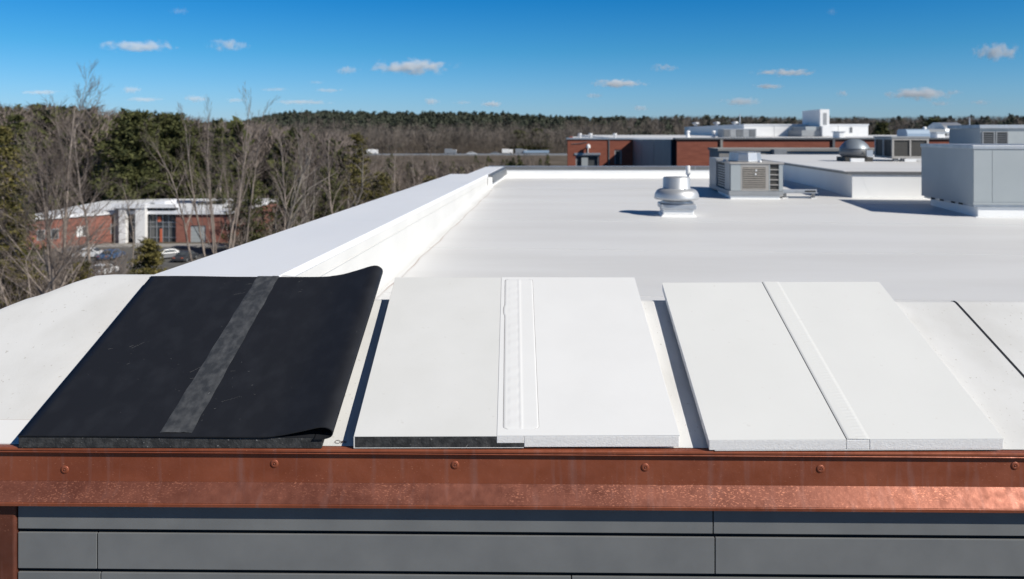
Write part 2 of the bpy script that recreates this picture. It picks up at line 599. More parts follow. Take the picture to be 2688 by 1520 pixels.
g = MB()
yy = [5.0 + i * 13.2 / 12 for i in range(13)]
pr = [wall_prof(roof_z(y)) for y in yy]
n_ = len(pr[0])
g.add([(x, y, z) for y, P in zip(yy, pr) for x, z in P],
      [(k * n_ + i, k * n_ + (i + 1) % n_, (k + 1) * n_ + (i + 1) % n_, (k + 1) * n_ + i) for k in range(12) for i in range(n_)])
g.add([(x, yy[-1], z) for x, z in pr[-1]], [tuple(range(n_))])
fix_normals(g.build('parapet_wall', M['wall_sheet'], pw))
g = MB()
yprof([(.0005, ZC - .155), (.0005, ZC - .15), (.005, ZC - .15), (.005, ZC - .155)], 5.2, 18.2, 1, g)
g.build('flashing_line', M['sheet_grey'], pw)
# narrow length beyond the step
yprof([(-.47, ZC - .09), (-.47, ZC), (-.002, ZC), (-.002, ZC - .09)], 18.252, 22.15).build('coping', M['coping'], pw)
yprof([(-.45, -1.5), (-.45, ZC - .092), (.02, ZC - .092), (.02, -1.5)], 18.27, 22.15).build('parapet_wall', M['memb'], pw)
yprof([(.022, ZC - .20), (-.0015, ZC - .012), (.10, ZC - .035), (.13, ZC - .20)], 18.30, 22.05).build('metal_flashing', M['metal_dark'], pw)
g = MB()
g.box(.0, .10, 18.21, 18.262, ZC - .32, ZC - .07)
g.build('end_cap', M['memb'], pw, bevel=.01)

# far parapet, closing the roof
fp = thing('far_parapet', 'low white parapet with a grey metal cap closing the far end of the roof', 'parapet', (0, 0, 0), 0)
YF = 22.3
zt = -(437 - HY) * YF / FPX
xl, xr = at(1282, 437, YF).x, 9.2
MB().box(xl, xr, YF, YF + .42, zt - .045, zt).build('metal_cap', M['galv'], fp)
MB().box(xl + .45, xr, YF - .015, YF - .003, zt - .092, zt - .003).build('cap_face', M['metal_dark'], fp)
g = MB()
g.prof_x([(YF + .004, zt - .046), (YF + .004, -1.16), (YF - .06, -1.262), (YF - .06, -1.7), (YF + .38, -1.7), (YF + .38, zt - .046)], xl + .1, xr)
fix_normals(g.build('parapet_wall', M['memb'], fp))
for k in (2.05, 5.1):
    MB().box(k, k + .012, YF - .018, YF - .0155, zt - .092, zt - .002).build('cap_joint', M['galv'], fp)

# trim the deck beyond the far parapet on the left: walls of the building below
bw = thing('building_wall', 'pale side walls of the main building below the white roof', 'building', (0, 0, 0), 0)
bwm = MB()
cl = lambda Y, off: -1.935 + .0762 * Y + off
bwm.hexa([(cl(4.4, -.80), 4.4, GZ - .5), (34, 4.4, GZ - .5), (34, YF + .3, GZ - .5), (cl(YF + .3, -.45), YF + .3, GZ - .5)],
         [(cl(4.4, -.80), 4.4, -1.95), (34, 4.4, -1.95), (34, YF + .3, -1.72), (cl(YF + .3, -.45), YF + .3, -1.72)])
bwm.build('wall', M['panel_grey'], bw)
g = MB()
g.hexa([(cl(5.1, -.80), 5.1, -1.94), (cl(5.1, -.56), 5.1, -1.94), (cl(18.1, -.56), 18.1, -1.8), (cl(18.1, -.80), 18.1, -1.8)],
       [(cl(5.1, -.80), 5.1, ZC - .093), (cl(5.1, -.56), 5.1, ZC - .093), (cl(18.1, -.56), 18.1, ZC - .093), (cl(18.1, -.80), 18.1, ZC - .093)])
g.build('upper_wall', M['panel_grey'], bw)

# ------------------------------------------------------------------ the white sloping front of the roof
sl = front_thing('sloping_parapet', 'white membrane-covered sloping parapet with a rounded ridge behind the copper edge', 'parapet', (0, 0, 0))
_, v_r, _ = on_slope(2000, 790, ZS)
VR = v_r - 0.02
_, v_l, _ = on_slope(300, 725, ZS)


def ridge_v(u):
    pts = [(-6.5, 3.9), (-4.2, 4.15), (-3.55, 4.55)]
    for px, py in ((0, 814), (52, 792), (104, 778), (180, 748), (245, 728), (290, 725)):
        a, b, _ = on_slope(px, py, ZS)
        pts.append((a, b))
    pts += [(-1.62, v_l), (-1.50, v_l - .02), (-1.25, VR + .04), (-1.0, VR), (9, VR)]
    for (a, va), (b, vb) in zip(pts, pts[1:]):
        if a <= u <= b:
            return va + (vb - va) * (u - a) / (b - a)
    return VR


us = axis([(-6.4, -3.6, 6), (-3.6, -1.0, 52), (-1.0, 7.5, 30)])
RR = .085
prof_n = 26


def slope_point(u, k):
    """k 0..1 from the copper edge up over the ridge and down behind"""
    vr = ridge_v(u)
    tan = Vector((1, SLOPE)).normalized()
    nor = Vector((-tan.y, tan.x))
    j = round(k * prof_n)
    v0 = 3.815
    if j <= 14:
        v = v0 + (vr - v0) * j / 14
        return (u, v, slope_z(v) + .0012 * math.sin(u * 3.3 + v * 5))
    c = Vector((vr, slope_z(vr))) - nor * RR
    a = min((j - 14) / 10, 1.0) * rad(115)
    q = c + (nor * math.cos(a) + tan * math.sin(a)) * RR
    if j >= 25:
        q = Vector((q.x + .01, -1.75))
    return (u, q.x, q.y)


g = MB()
nu = len(us) - 1
g.grid(nu, prof_n, lambda a, b: slope_point(us[round(a * nu)], b))
g.build('slope_sheet', M['slope'], sl)
# lap seam on the right, dark open edge
u_s = on_slope(2512, 800, ZS)[0]
u_b = fu(2688, 3.9)
g = MB()
pts = []
for j in range(0, 24):
    p0 = slope_point(u_s - .0, j / prof_n)
    pts.append(p0)
for a, b in zip(pts, pts[1:]):
    q = [(a[0], a[1], a[2] + .0025), (a[0] + .011, a[1], a[2] + .0025), (b[0] + .011, b[1], b[2] + .0025), (b[0], b[1], b[2] + .0025)]
    g.quad(*q)
g.build('open_seam', M['dark'], sl)
g = MB()
for j in range(0, 23):
    a, b = slope_point(u_s, j / prof_n), slope_point(u_s, (j + 1) / prof_n)
    g.hexa([(a[0] + .012, a[1], a[2] - .002), (7.4, a[1], a[2] - .002), (7.4, b[1], b[2] - .002), (b[0] + .012, b[1], b[2] - .002)],
           [(a[0] + .012, a[1], a[2] + .004), (7.4, a[1], a[2] + .004), (7.4, b[1], b[2] + .004), (b[0] + .012, b[1], b[2] + .004)])
g.build('overlap_sheet', M['slope'], sl)
# bottom strip on the left
v_lap = on_slope(30, 1104, ZS)[1]
g = MB()
g.hexa([(-6.4, 3.816, slope_z(3.816) - .002), (-1.9, 3.816, slope_z(3.816) - .002), (-1.9, v_lap, slope_z(v_lap) - .002), (-6.4, v_lap, slope_z(v_lap) - .002)],
       [(-6.4, 3.816, slope_z(3.816) + .0035), (-1.9, 3.816, slope_z(3.816) + .0035), (-1.9, v_lap, slope_z(v_lap) + .0035), (-6.4, v_lap, slope_z(v_lap) + .0035)])
g.build('edge_strip', M['sheet_white'], sl)
g = MB()
g.hexa([(-6.4, v_lap, slope_z(v_lap) + .0005), (-1.9, v_lap, slope_z(v_lap) + .0005), (-1.9, v_lap + .004, slope_z(v_lap) + .0005), (-6.4, v_lap + .004, slope_z(v_lap) + .0005)],
       [(-6.4, v_lap, slope_z(v_lap) + .003), (-1.9, v_lap, slope_z(v_lap) + .003), (-1.9, v_lap + .004, slope_z(v_lap) + .0045), (-6.4, v_lap + .004, slope_z(v_lap) + .0045)])
g.build('lap_dirt', M['seam_dirt'], sl)
# inked note by the edge: a small O and an n
g = MB()


def ink(points, w=.0013):
    P = [on_slope(x, y, ZS) for x, y in points]
    for a, b in zip(P, P[1:]):
        d = Vector((b[0] - a[0], b[1] - a[1])).normalized() * w
        nx, ny = -d.y, d.x
        g.quad(*[(x, y, slope_z(y) + .004) for x, y in ((a[0] + nx, a[1] + ny), (a[0] - nx, a[1] - ny), (b[0] - nx, b[1] - ny), (b[0] + nx, b[1] + ny))])


ink([(887 + 7 * math.cos(t), 1161.5 + 4 * math.sin(t)) for t in [i * .45 for i in range(15)]])
ink([(896, 1166), (898, 1159), (899, 1163), (902, 1159), (903, 1165), (906, 1160), (907, 1165), (911, 1161)])
g.build('ink_note', M['ink'], sl)

# ------------------------------------------------------------------ copper edge
cu = front_thing('copper_edge', 'weathered brown copper edge flashing with screws below the sample boards', 'flashing', (0, 0, 0))
UL, UR = -6.2, 7.2
VF, VK = 3.792, 3.734
zl = fz(1344, 1183, 3.77)
zfa = fz(1344, 1200, VF)
zfb = fz(1344, 1270, VF)
zsk = fz(1344, 1327, VK)
zhe = fz(1344, 1337, VK)
MB().prof_x([(3.86, zl - .012), (3.83, zl - .007), (3.812, zl - .001), (3.80, zl + .001), (3.776, zl), (3.770, zl - .004), (3.770, zl - .012), (3.776, zl - .016), (3.772, zl - .021), (3.776, zl - .027), (3.79, zl - .027),
             (3.83, zl - .025)], UL, UR).build('edge_lip', M['copper'], cu)
MB().prof_x([(VF, zfa + .02), (VF, zfb), (VF + .004, zfb), (VF + .004, zfa + .02)], UL, UR).build('fascia', M['copper'], cu)
MB().prof_x([(VF, zfb - .0005), (VK, zsk), (VK + .004, zsk), (VF + .004, zfb - .0005)], UL, UR).build('drip_skirt', M['copper_skirt'], cu)
MB().prof_x([(VK - .002, zsk - .001), (VK - .004, zsk - .004), (VK - .002, zhe), (VK + .006, zhe), (VK + .008, zsk - .003)], UL, UR).build('drip_hem', M['copper'], cu)
scr = None
for px, py in ((163, 1181), (690, 1166), (1144, 1169), (1622, 1175), (2063, 1179), (2552, 1171)):
    px, py = px * 1.0439, py * 1.0439
    u, z = fu(px, VF), fz(px, py, VF)
    if scr is None:
        t = MB().lathe([(.0195, 0), (.0195, .001), (.0175, .0024), (.012, .0038), (.0075, .0046), (.0068, .0036), (.001, .0036)], n=28)
        w = MB()
        w.add([(x, -zz, y) for x, y, zz in t.v], t.f, True)
        scr = w.build('screw_cap', M['copper'], cu)
        t = MB().lathe([(.0045, .0034), (.0045, .0052), (.002, .0058), (.0005, .0048)], n=12)
        w = MB()
        w.add([(x, -zz, y) for x, y, zz in t.v], t.f, True)
        w.build('screw_head', M['copper_skirt'], scr)
        o = scr
    else:
        o = copy_tree(scr, cu)
    o.location = (u, VF - .0004, z)

# ------------------------------------------------------------------ grey cladding below
sd = front_thing('siding_wall', 'grey board-clad wall with dark open joints under the copper edge', 'wall', (0, 0, 0))
VB = VF - .006
z1b = fz(1344, 1397, VB)
z2t, z2b = fz(1344, 1407.5, VB), fz(1344, 1502, VB)
row_h, gap = z2t - z2b, z1b - z2t
rows = [(z2t + gap + row_h + .0, z1b, (1872,))]
rows[0] = (zhe + .045, z1b, (1872,))
rows.append((z2t, z2b, (255, 1877)))
zt_ = z2b - gap
for jx in ((264, 1500), (700, 2100), (264, 1877), (900, 2300)):
    rows.append((zt_, zt_ - row_h, jx))
    zt_ -= row_h + gap
u_post = fu(46, VB)
for zt0, zb0, js in rows:
    ends = [u_post] + [fu(x, VB) for x in js] + [6.8]
    for a, b in zip(ends, ends[1:]):
        MB().box(a + .0028, b - .0028, VB, VB + .012, zb0, zt0).build('siding_board', M['siding'], sd, bevel=.0015)
MB().box(UL + .3, 6.9, VB + .022, VB + .18, GZ - .5, zhe + .06).build('backing_wall', M['dark'], sd)
MB().box(u_post - .004, 6.8, VB + .001, VB + .011, zhe + .046, zhe + .075).build('starter_strip', M['dark'], sd)
t = MB()
prof = [(u_post - .12, VB + .015), (u_post - .12, VB - .012)]
for i in range(6):
    a = math.pi / 2 * i / 5
    prof.append((u_post - .018 + .014 * math.sin(a), VB + .002 - .014 * math.cos(a)))
prof += [(u_post - .004, VB + .015)]
t.prism_z(prof, z2b - 5 * row_h, zhe + .02)
M['copper_dark'] = copper_mat('copper_shaded', (0.16, 0.052, 0.032), (0.10, 0.034, 0.022), (0.40, 0.17, 0.11), .64, metal=.3, rough=.5, streak=.4)  # base colour darkened to paint in the fascia's shade on the post
fix_normals(t.build('corner_post', M['copper_dark'], sd))

# ------------------------------------------------------------------ sample boards leaning on the slope
ZP = fz(1344, 1148, 3.78)                                # top face of the boards at v = 3.78
TH = 0.054


def pz(v, lift=0.0):
    return ZP + SLOPE * (v - 3.78) + lift


def pp(px, py, lift=0.0):
    u, v, z = on_slope(px, py, ZP)
    return u, v


def slab(mb, quad, top, bot):
    """quad of (u, v); top and bottom heights measured from the boards' top plane"""
    mb.hexa([(u, v, pz(v, bot)) for u, v in quad], [(u, v, pz(v, top)) for u, v in quad])
    return mb


def lerp2(a, b, t):
    return (a[0] + (b[0] - a[0]) * t, a[1] + (b[1] - a[1]) * t)


# --- black rubber sample
A, B = pp(48.5, 1146), pp(845, 1147)
C, D = pp(396, 729), None
w_ = B[0] - A[0]
D = (C[0] + w_, C[1])
org = (A[0], A[1], pz(A[1], -TH))
bs = front_thing('rubber_roof_sample', 'black rubber roofing sample on black foam board with its sheet folded over', 'roofing sample', org)
slab(MB(), [A, B, D, C], -.006, -TH).build('foam_board', M['foam_black'], bs, org, bevel=.002)
slab(MB(), [lerp2(A, B, -.002), lerp2(A, B, 1.001), lerp2(C, D, 1.001), lerp2(C, D, -.002)], -.0005, -.0055).build('base_sheet', M['rubber'], bs, org, bevel=.001)
s_ = 3.78 / FPX
key = [(0, .0015), (.25, .0022), (.5, .0018), (.72, .0022), (.80, .004), (.86, .012), (.93, .032), (.985, .050), (1.012, .052), (1.032, .040), (1.037, .024), (1.030, .008), (1.008, -.002), (.975, -.0035)]
kp = [Vector((a * w_, h)) for a, h in key]
path = []
for i in range(len(kp) - 1):
    p0, p1, p2, p3 = kp[max(i - 1, 0)], kp[i], kp[i + 1], kp[min(i + 2, len(kp) - 1)]
    for j in range(5):
        t = j / 5
        path.append(.5 * ((2 * p1) + (p2 - p0) * t + (2 * p0 - 5 * p1 + 4 * p2 - p3) * t * t + (3 * p1 - p0 - 3 * p2 + p3) * t ** 3))
path.append(kp[-1])
TS = .0022
outer, inner = [], []
for i, q in enumerate(path):
    d = (path[min(i + 1, len(path) - 1)] - path[max(i - 1, 0)]).normalized()
    nrm = Vector((-d.y, d.x))
    outer.append(q + nrm * TS + Vector((0, TS)))
    inner.append(q - nrm * TS + Vector((0, TS)))
ring = outer + inner[::-1]
nr = len(ring)
nt_ = 24
vs, fs = [], []
for k in range(nt_ + 1):
    t = k / nt_
    a = lerp2(A, C, -.002 + 1.004 * t)
    for q in ring:
        wob = .0035 * smooth(.7, 1, t) * math.sin(q.x * 5.2 + .6) + .0008 * math.sin(t * 9 + q.x * 3)
        hh = q.y * (1 + .35 * t if q.x > .8 * w_ else 1) + max(wob, -.001 if q.x < .8 * w_ else -.01) + (.0 if q.x > .8 * w_ else .001)
        vs.append((a[0] + q.x, a[1], pz(a[1], hh)))
for k in range(nt_):
    for i in range(nr):
        j = (i + 1) % nr
        fs.append((k * nr + i, k * nr + j, (k + 1) * nr + j, (k + 1) * nr + i))
g = MB()
g.add(vs, fs, True)
m_ = len(outer)
for k in (0, nt_):
    b0 = k * nr
    g.add(vs[b0:b0 + nr], [(i, i + 1, nr - 2 - i, nr - 1 - i) for i in range(m_ - 1)], False)
fs_o = g.build('folded_sheet', M['rubber'], bs, org)
# seam tape
a0, a1, c0, c1 = pp(419, 1141), pp(503, 1141), pp(676, 728), pp(733, 728)
HT = .0104
tp = MB()
n1, n2 = 14, 60
rg = random.Random(3)
tape_h = [[rg.uniform(-.0006, .0006) for _ in range(n1 + 1)] for _ in range(n2 + 1)]


def tape_pt(s, t):
    a, b = lerp2(a0, a1, s), lerp2(c0, c1, s)
    q = lerp2(a, b, t)
    h = HT + .0022 * math.exp(-((s - .76) / .05) ** 2) + tape_h[round(t * n2)][round(s * n1)] * (1 if .05 < s < .95 else 0) + .0008 * math.sin(t * 40 + s * 5)
    h += max(.0035 * smooth(.7, 1, t) * math.sin((q[0] - lerp2(A, C, t)[0]) * 5.2 + .6), -.001) + .0008 * math.sin(t * 9 + (q[0] - lerp2(A, C, t)[0]) * 3)
    if s in (0.0, 1.0):
        h -= .0022
    if .06 < s < .12:
        h -= .0009
    wob = .0012 * math.sin(t * 23 + s * 9) + .0012 * math.sin(t * 51)
    return (q[0] + (wob if s in (0.0, 1.0) else 0), q[1], pz(q[1], h))


tp.grid(n1, n2, tape_pt)
tp.build('seam_tape', M['tape'], bs, org)
# scuffs: a few fine scratches lying on the sheet
g = MB()
rg = random.Random(11)
for k in range(150):
    s, t = rg.uniform(.06, .92), rg.uniform(.03, .97)
    if rg.random() < .35:
        t *= .4
    p = lerp2(lerp2(A, B, s), lerp2(C, D, s), t)
    L_ = rg.choice((.003, .004, .006, .008, .012, .03, .10)) * rg.uniform(.5, 1)
    a = rg.gauss(.45, .35)
    w2 = rg.uniform(.0004, .0011)
    d = Vector((math.cos(a), math.sin(a))) * L_
    n = Vector((-math.sin(a), math.cos(a))) * w2
    if s > .72:
        continue
    g.quad(*[(x, y, pz(y, .0072)) for x, y in ((p[0] - n.x, p[1] - n.y), (p[0] + d.x, p[1] + d.y), (p[0] + d.x + n.x, p[1] + d.y + n.y), (p[0] + n.x, p[1] + n.y))])
M['scuff'] = mat('scuff', (0.15, 0.15, 0.15), .7)
tag(g.build('scuffs', M['scuff'], bs, org), kind='stuff')

# --- half black, half white sample
LIFT = .005
A, B, C, D = pp(932, 1148), pp(1783, 1146), pp(1040, 730), pp(1664, 731)
org = (A[0], A[1], pz(A[1], -TH))
ms = front_thing('white_seam_sample', 'white roofing sample on board half black foam and half white foam', 'roofing sample', org)


def frac(px, bottom=True):
    P = pp(px, 1147) if bottom else pp(px, 730)
    return (P[0] - A[0]) / (B[0] - A[0]) if bottom else (P[0] - C[0]) / (D[0] - C[0])


def strip(f0, f1, g0=None, g1=None, t0=0.0, t1=1.0):
    g0, g1 = (f0 if g0 is None else g0), (f1 if g1 is None else g1)
    a, b = lerp2(A, B, f0), lerp2(A, B, f1)
    c, d = lerp2(C, D, g0), lerp2(C, D, g1)
    return [lerp2(a, c, t0), lerp2(b, d, t0), lerp2(b, d, t1), lerp2(a, c, t1)]


fj, fk = frac(1304), frac(1375)
gj, gk = frac(1316, False), frac(1362, False)
b0 = -TH + LIFT
slab(MB(), strip(.0, fj - .001, 0, gj), -.0035 + LIFT, b0).build('black_foam', M['foam_black'], ms, org, bevel=.0015)
slab(MB(), strip(fj - .0005, fk, gj, gk), -.036 + LIFT, b0 + .001).build('black_foam', M['foam_black'], ms, org)
slab(MB(), strip(fk + .0005, 1, gk, 1), -.003 + LIFT, b0).build('white_foam', M['foam_white'], ms, org, bevel=.003)
slab(MB(), strip(fj, fk, gj, gk), -.003 + LIFT, -.0345 + LIFT).build('white_foam', M['foam_white'], ms, org, bevel=.002)
slab(MB(), strip(-.004, fj + .002, -.004, gj), LIFT, -.003 + LIFT).build('top_sheet', M['sheet_grey'], ms, org, bevel=.001)
slab(MB(), strip(-.0045, -.0008), LIFT - .0032, b0 - .001).build('edge_wrap', M['sheet_grey'], ms, org)
slab(MB(), strip(-.0045, fk, -.0045, gk), b0 - .0005, b0 - .003).build('bottom_facer', M['sheet_grey'], ms, org)
slab(MB(), strip(fj + .0005, 1.002, gj + .0005, 1.002), .0022 + LIFT, -.0026 + LIFT).build('top_sheet', M['sheet_white'], ms, org, bevel=.0012)
# rounded weld cover strip with shallow ripples
f0, f1, g0_, g1_ = frac(1321), frac(1416), frac(1326, False), frac(1398, False)
cov = MB()
n1, n2 = 30, 120
rg = random.Random(5)
rip = [rg.uniform(.4, 1) for _ in range(40)]


def cov_pt(s, t):
    tt = .028 + .955 * t
    # rounded corners: the outer columns draw in near the ends
    m = min(t, 1 - t) * 1.45
    r = .022
    inset = (r - math.sqrt(max(r * r - (r - m) ** 2, 0))) if m < r else 0
    wide = (f1 - f0) * (B[0] - A[0])
    ins = inset / wide
    s2 = ins + (1 - 2 * ins) * s if s != .5 else s
    bump_ = 0.0
    if .70 < t < .78 and s < .1:                         # the little tab
        s2 -= .045 * math.sin((t - .70) / .08 * math.pi) ** .5
    a, b = lerp2(A, B, f0 + (f1 - f0) * s2), lerp2(C, D, g0_ + (g1_ - g0_) * s2)
    q = lerp2(a, b, tt)
    h = .0042
    if s < .48:
        k = t * 17
        bump_ = .0019 * rip[int(k)] * math.sin((k % 1) * math.pi) ** 2 * smooth(.10, .2, s) * (1 - smooth(.40, .47, s))
    h += bump_ + .0024 * math.exp(-((s - .50) / .035) ** 2)
    if .735 < t < .745 and s < .5:
        h += .0008
    if s in (0.0, 1.0) or t in (0.0, 1.0):
        h = .0015
    return (q[0], q[1], pz(q[1], h + LIFT))


cov.grid(n1, n2, cov_pt)
cov.build('weld_cover', M['sheet_white'], ms, org)
# dark strips along the cover's side edges, painting in its thin shadow
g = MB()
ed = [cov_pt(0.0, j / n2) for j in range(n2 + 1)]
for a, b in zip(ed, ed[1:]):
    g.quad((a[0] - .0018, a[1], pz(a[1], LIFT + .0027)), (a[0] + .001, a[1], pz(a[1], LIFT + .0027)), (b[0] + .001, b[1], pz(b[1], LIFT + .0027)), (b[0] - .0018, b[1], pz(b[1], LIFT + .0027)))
g.build('edge_shade', mat('edge_shade', (0.30, 0.29, 0.29), .8, col2=(.16, .15, .15), scale=8), ms, org)
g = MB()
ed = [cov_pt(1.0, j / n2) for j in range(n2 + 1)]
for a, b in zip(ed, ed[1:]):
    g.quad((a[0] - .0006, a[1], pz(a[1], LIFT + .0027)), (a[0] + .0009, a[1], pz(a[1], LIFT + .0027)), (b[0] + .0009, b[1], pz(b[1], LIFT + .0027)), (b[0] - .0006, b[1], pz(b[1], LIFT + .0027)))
g.build('edge_shade', mat('edge_shade', (0.34, 0.33, 0.33), .8, col2=(.2, .19, .19), scale=8), ms, org)

# --- all white sample
A, B, C, D = pp(1861, 1155), pp(2634, 1152), pp(1738, 742), pp(2307, 740)
org = (A[0], A[1], pz(A[1], -TH))
ws = front_thing('white_board_sample', 'all white roofing sample on white foam board with a lapped diagonal seam', 'roofing sample', org)
fa, fb, fc = frac(2219), frac(2262), frac(2279)
ga = (pp(2000, 740)[0] - C[0]) / (D[0] - C[0])
gb = (pp(2022, 740)[0] - C[0]) / (D[0] - C[0])
gc = (pp(2044, 740)[0] - C[0]) / (D[0] - C[0])
TW = -TH + .006
slab(MB(), strip(.0005, fa - .002, .0005, ga - .002), -.0022, TW).build('white_foam', M['foam_white'], ws, org, bevel=.002)
slab(MB(), strip(fc + .001, .9995, gc + .001, .9995), -.0022, TW).build('white_foam', M['foam_white'], ws, org, bevel=.002)
slab(MB(), strip(fa - .001, fc, ga - .001, gc), -.0022, TW + .001).build('joint_foam', M['foam_white'], ws, org, bevel=.003)
slab(MB(), strip(-.001, fa + .004, -.001, ga + .004), .0, -.002).build('top_sheet', M['sheet_cream'], ws, org, bevel=.0008)
slab(MB(), strip(fa - .0012, fa + .0012, ga - .0012, ga + .0012), .0008, .0002).build('lap_shade', M['dark'], ws, org)  # dark strip painted in as the shadow of the raised lap's left edge
slab(MB(), strip(fc - .02, 1.001, gc - .02, 1.001), .0014, -.0019).build('top_sheet', M['sheet_cream'], ws, org, bevel=.0008)
n1, n2 = 16, 372
lap = MB()
rg = random.Random(9)
wr = [rg.uniform(.5, 1.0) for _ in range(80)]


def lap_pt(s, t):
    ff, gg = fa + .0012 + (fc - fa) * s, ga + .0012 + (gc - ga) * s
    q = lerp2(lerp2(A, B, ff), lerp2(C, D, gg), -.001 + 1.002 * t)
    h = .0036 if s < .5 else .0030
    if .5 <= s < .94:
        k = t * 62
        h += .0013 * wr[int(k)] * math.sin((k % 1) * math.pi) ** 2
    if s == 0:
        h = .0004
    if s > .9:
        h = .0022
    if s > .97:
        h = .0015
    return (q[0], q[1], pz(q[1], h))


lap.grid(n1, n2, lap_pt)
lap.build('lap_strip', M['sheet_cream'], ws, org)
MB().box(0, 0, 0, 0, 0, 0)
slab(MB(), strip(.02, .99), TW - .0005, TW - .0035).build('bottom_facer', M['sheet_grey'], ws, org)
for u, v in (lerp2(A, B, .2), lerp2(A, B, .8)):
    pass

# ------------------------------------------------------------------ roof equipment
# mushroom fan
P = roof_pt(1776, 564)
s = P.y / FPX
fan = thing('exhaust_fan', 'silver mushroom exhaust fan on a white curb in the middle of the roof', 'roof fan', P, RA)
hw = 39 * s
t = MB()
t.hexa([(-hw - .05, -hw - .05, -.01), (hw + .05, -hw - .05, -.01), (hw + .05, hw + .05, -.01), (-hw - .05, hw + .05, -.01)],
       [(-hw - .008, -hw - .008, .03), (hw + .008, -hw - .008, .03), (hw + .008, hw + .008, .03), (-hw - .008, hw + .008, .03)])
t.hexa([(-hw, -hw, .031), (hw, -hw, .031), (hw, hw, .031), (-hw, hw, .031)], [(-hw, -hw, 18 * s), (hw, -hw, 18 * s), (hw, hw, 18 * s), (-hw, hw, 18 * s)])
t.build('curb', M['memb'], fan, bevel=.012)
hc = 45 * s
MB().box(-hc, hc, -hc, hc, 18 * s + .002, 31 * s).build('curb_cap', M['galv'], fan, bevel=.012)
MB().lathe([(40 * s, 31 * s), (44 * s, 34 * s), (36 * s, 38 * s), (36 * s, 44 * s)], n=32).build('neck', M['galv'], fan)
dm = [(34 * s, 42 * s), (56 * s, 42 * s), (58.5 * s, 44 * s), (57.5 * s, 48 * s)]
for i in range(1, 9):
    a = math.pi / 2 * i / 8
    dm.append((40 * s + 17.5 * s * math.cos(a), 48 * s + 21 * s * math.sin(a)))
dm.append((34 * s, 70 * s))
MB().lathe(dm, n=40).build('hood', M['alu'], fan)
MB().lathe([(36.5 * s, 68 * s), (36.5 * s, 70 * s), (35.5 * s, 71 * s), (35 * s, 97 * s), (33.5 * s, 99.5 * s), (10 * s, 101 * s)], n=40).build('motor_cover', M['alu'], fan)
for a in (.4, 2.0, 3.6, 5.2):
    MB().lathe([(.012, 0), (.012, .02), (.004, .024)], (37.8 * s * math.cos(a), 37.8 * s * math.sin(a), 69 * s), 8).build('clip', M['galv'], fan)

# white vent pipe behind the fan
P = roof_pt(1806, 492)
s = P.y / FPX
vp = thing('vent_pipe', 'thin white plastic vent pipe with a thicker top behind the mushroom fan', 'pipe', P)
MB().lathe([(.09, 0), (.05, .03), (2.6 * s, .05), (2.6 * s, 33 * s)], n=16).build('pipe', M['white'], vp)
MB().lathe([(5.6 * s, 33 * s), (5.6 * s, 55 * s), (4.6 * s, 57 * s)], n=16).build('cap', M['white'], vp)

# small air conditioner with louvres
P = roof_pt(1918, 523)
s = P.y / FPX
ac = thing('air_conditioner', 'beige louvred air conditioner with a round top duct beside the white wall', 'air conditioner', P, RA)
wd, dp = 134 * s, 1.45
MB().box(-.0, wd - .05, .03, dp - .04, -.01, 10 * s).build('curb', M['memb'], ac, bevel=.01)
MB().box(-.03, wd + .01, .0, dp + .9, 10 * s + .001, 22 * s).build('base_rail', M['unit_grey'], ac, bevel=.006)
zb, zt0 = 22 * s + .002, 92 * s
MB().box(.012, wd - .012, .02, dp, zb, zt0).build('casing', M['coil'], ac)
MB().box(-.02, wd + .02, -.02, dp + .02, zt0 + .001, 96 * s).build('top_panel', M['unit_beige'], ac, bevel=.008)
MB().box(0, 26 * s, -.004, .018, zb, zt0).build('blank_panel', M['unit_paint'], ac, bevel=.004)
x0, x1 = 26.5 * s, 98 * s
z0, z1 = zb + .04, zt0 - .06
fr = MB()
fr.box(x0, x1, -.002, .018, zb, z0).box(x0, x1, -.002, .018, z1, zt0).box(x0, x0 + .03, -.002, .018, z0 + .0005, z1 - .0005).box(x1 - .06, x1, -.002, .018, z0 + .0005, z1 - .0005)
lou = fr.build('louvre_frame', M['unit_beige'], ac)
ns = 10
for k in range(ns):
    za = z0 + (z1 - z0) * k / ns
    hgt = (z1 - z0) / ns
    MB().hexa([(x0 + .031, -.008, za), (x1 - .061, -.008, za), (x1 - .061, .012, za + hgt * .5), (x0 + .031, .012, za + hgt * .5)],
              [(x0 + .031, -.008, za + hgt * .42), (x1 - .061, -.008, za + hgt * .42), (x1 - .061, .012, za + hgt * .9), (x0 + .031, .012, za + hgt * .9)]).build('slat', M['slat'], lou)
for x, zz in ((.52, .74), (.5, .58)):
    MB().box(x0 + (x1 - x0) * x, x0 + (x1 - x0) * x + .03, -.012, -.009, z0 + (z1 - z0) * zz * 1.1, z0 + (z1 - z0) * zz * 1.1 + .035).build('label_plate', M['white'], lou)
xb0, xb1 = 101 * s, 124 * s
MB().box(98.5 * s, xb0, -.004, .018, zb, zt0).build('post', M['unit_paint'], ac)
MB().box(xb1, wd, -.004, .03, zb, zt0).build('post', M['unit_paint'], ac)
for k in range(5):
    zz = zb + (zt0 - zb) * (.02 + .19 * k)
    MB().box(xb0 + .002, xb1 - .002, 0.0, .016, zz, zz + .02).build('cross_bar', M['unit_beige'], ac)
MB().box(-.002, .011, .08, .62, zb, zt0).build('side_panel', M['unit_grey'], ac)
sc = MB()
for k in range(9):
    zz = zb + .03 + (zt0 - zb - .06) * k / 9
    sc.box(-.004, .010, .64, dp - .05, zz, zz + .022)
sc.build('side_grille', M['unit_grey'], ac)
MB().box(-.03, .62, dp + .03, dp + .88, zb, 101 * s).build('rear_hood', M['unit_grey'], ac, bevel=.01)
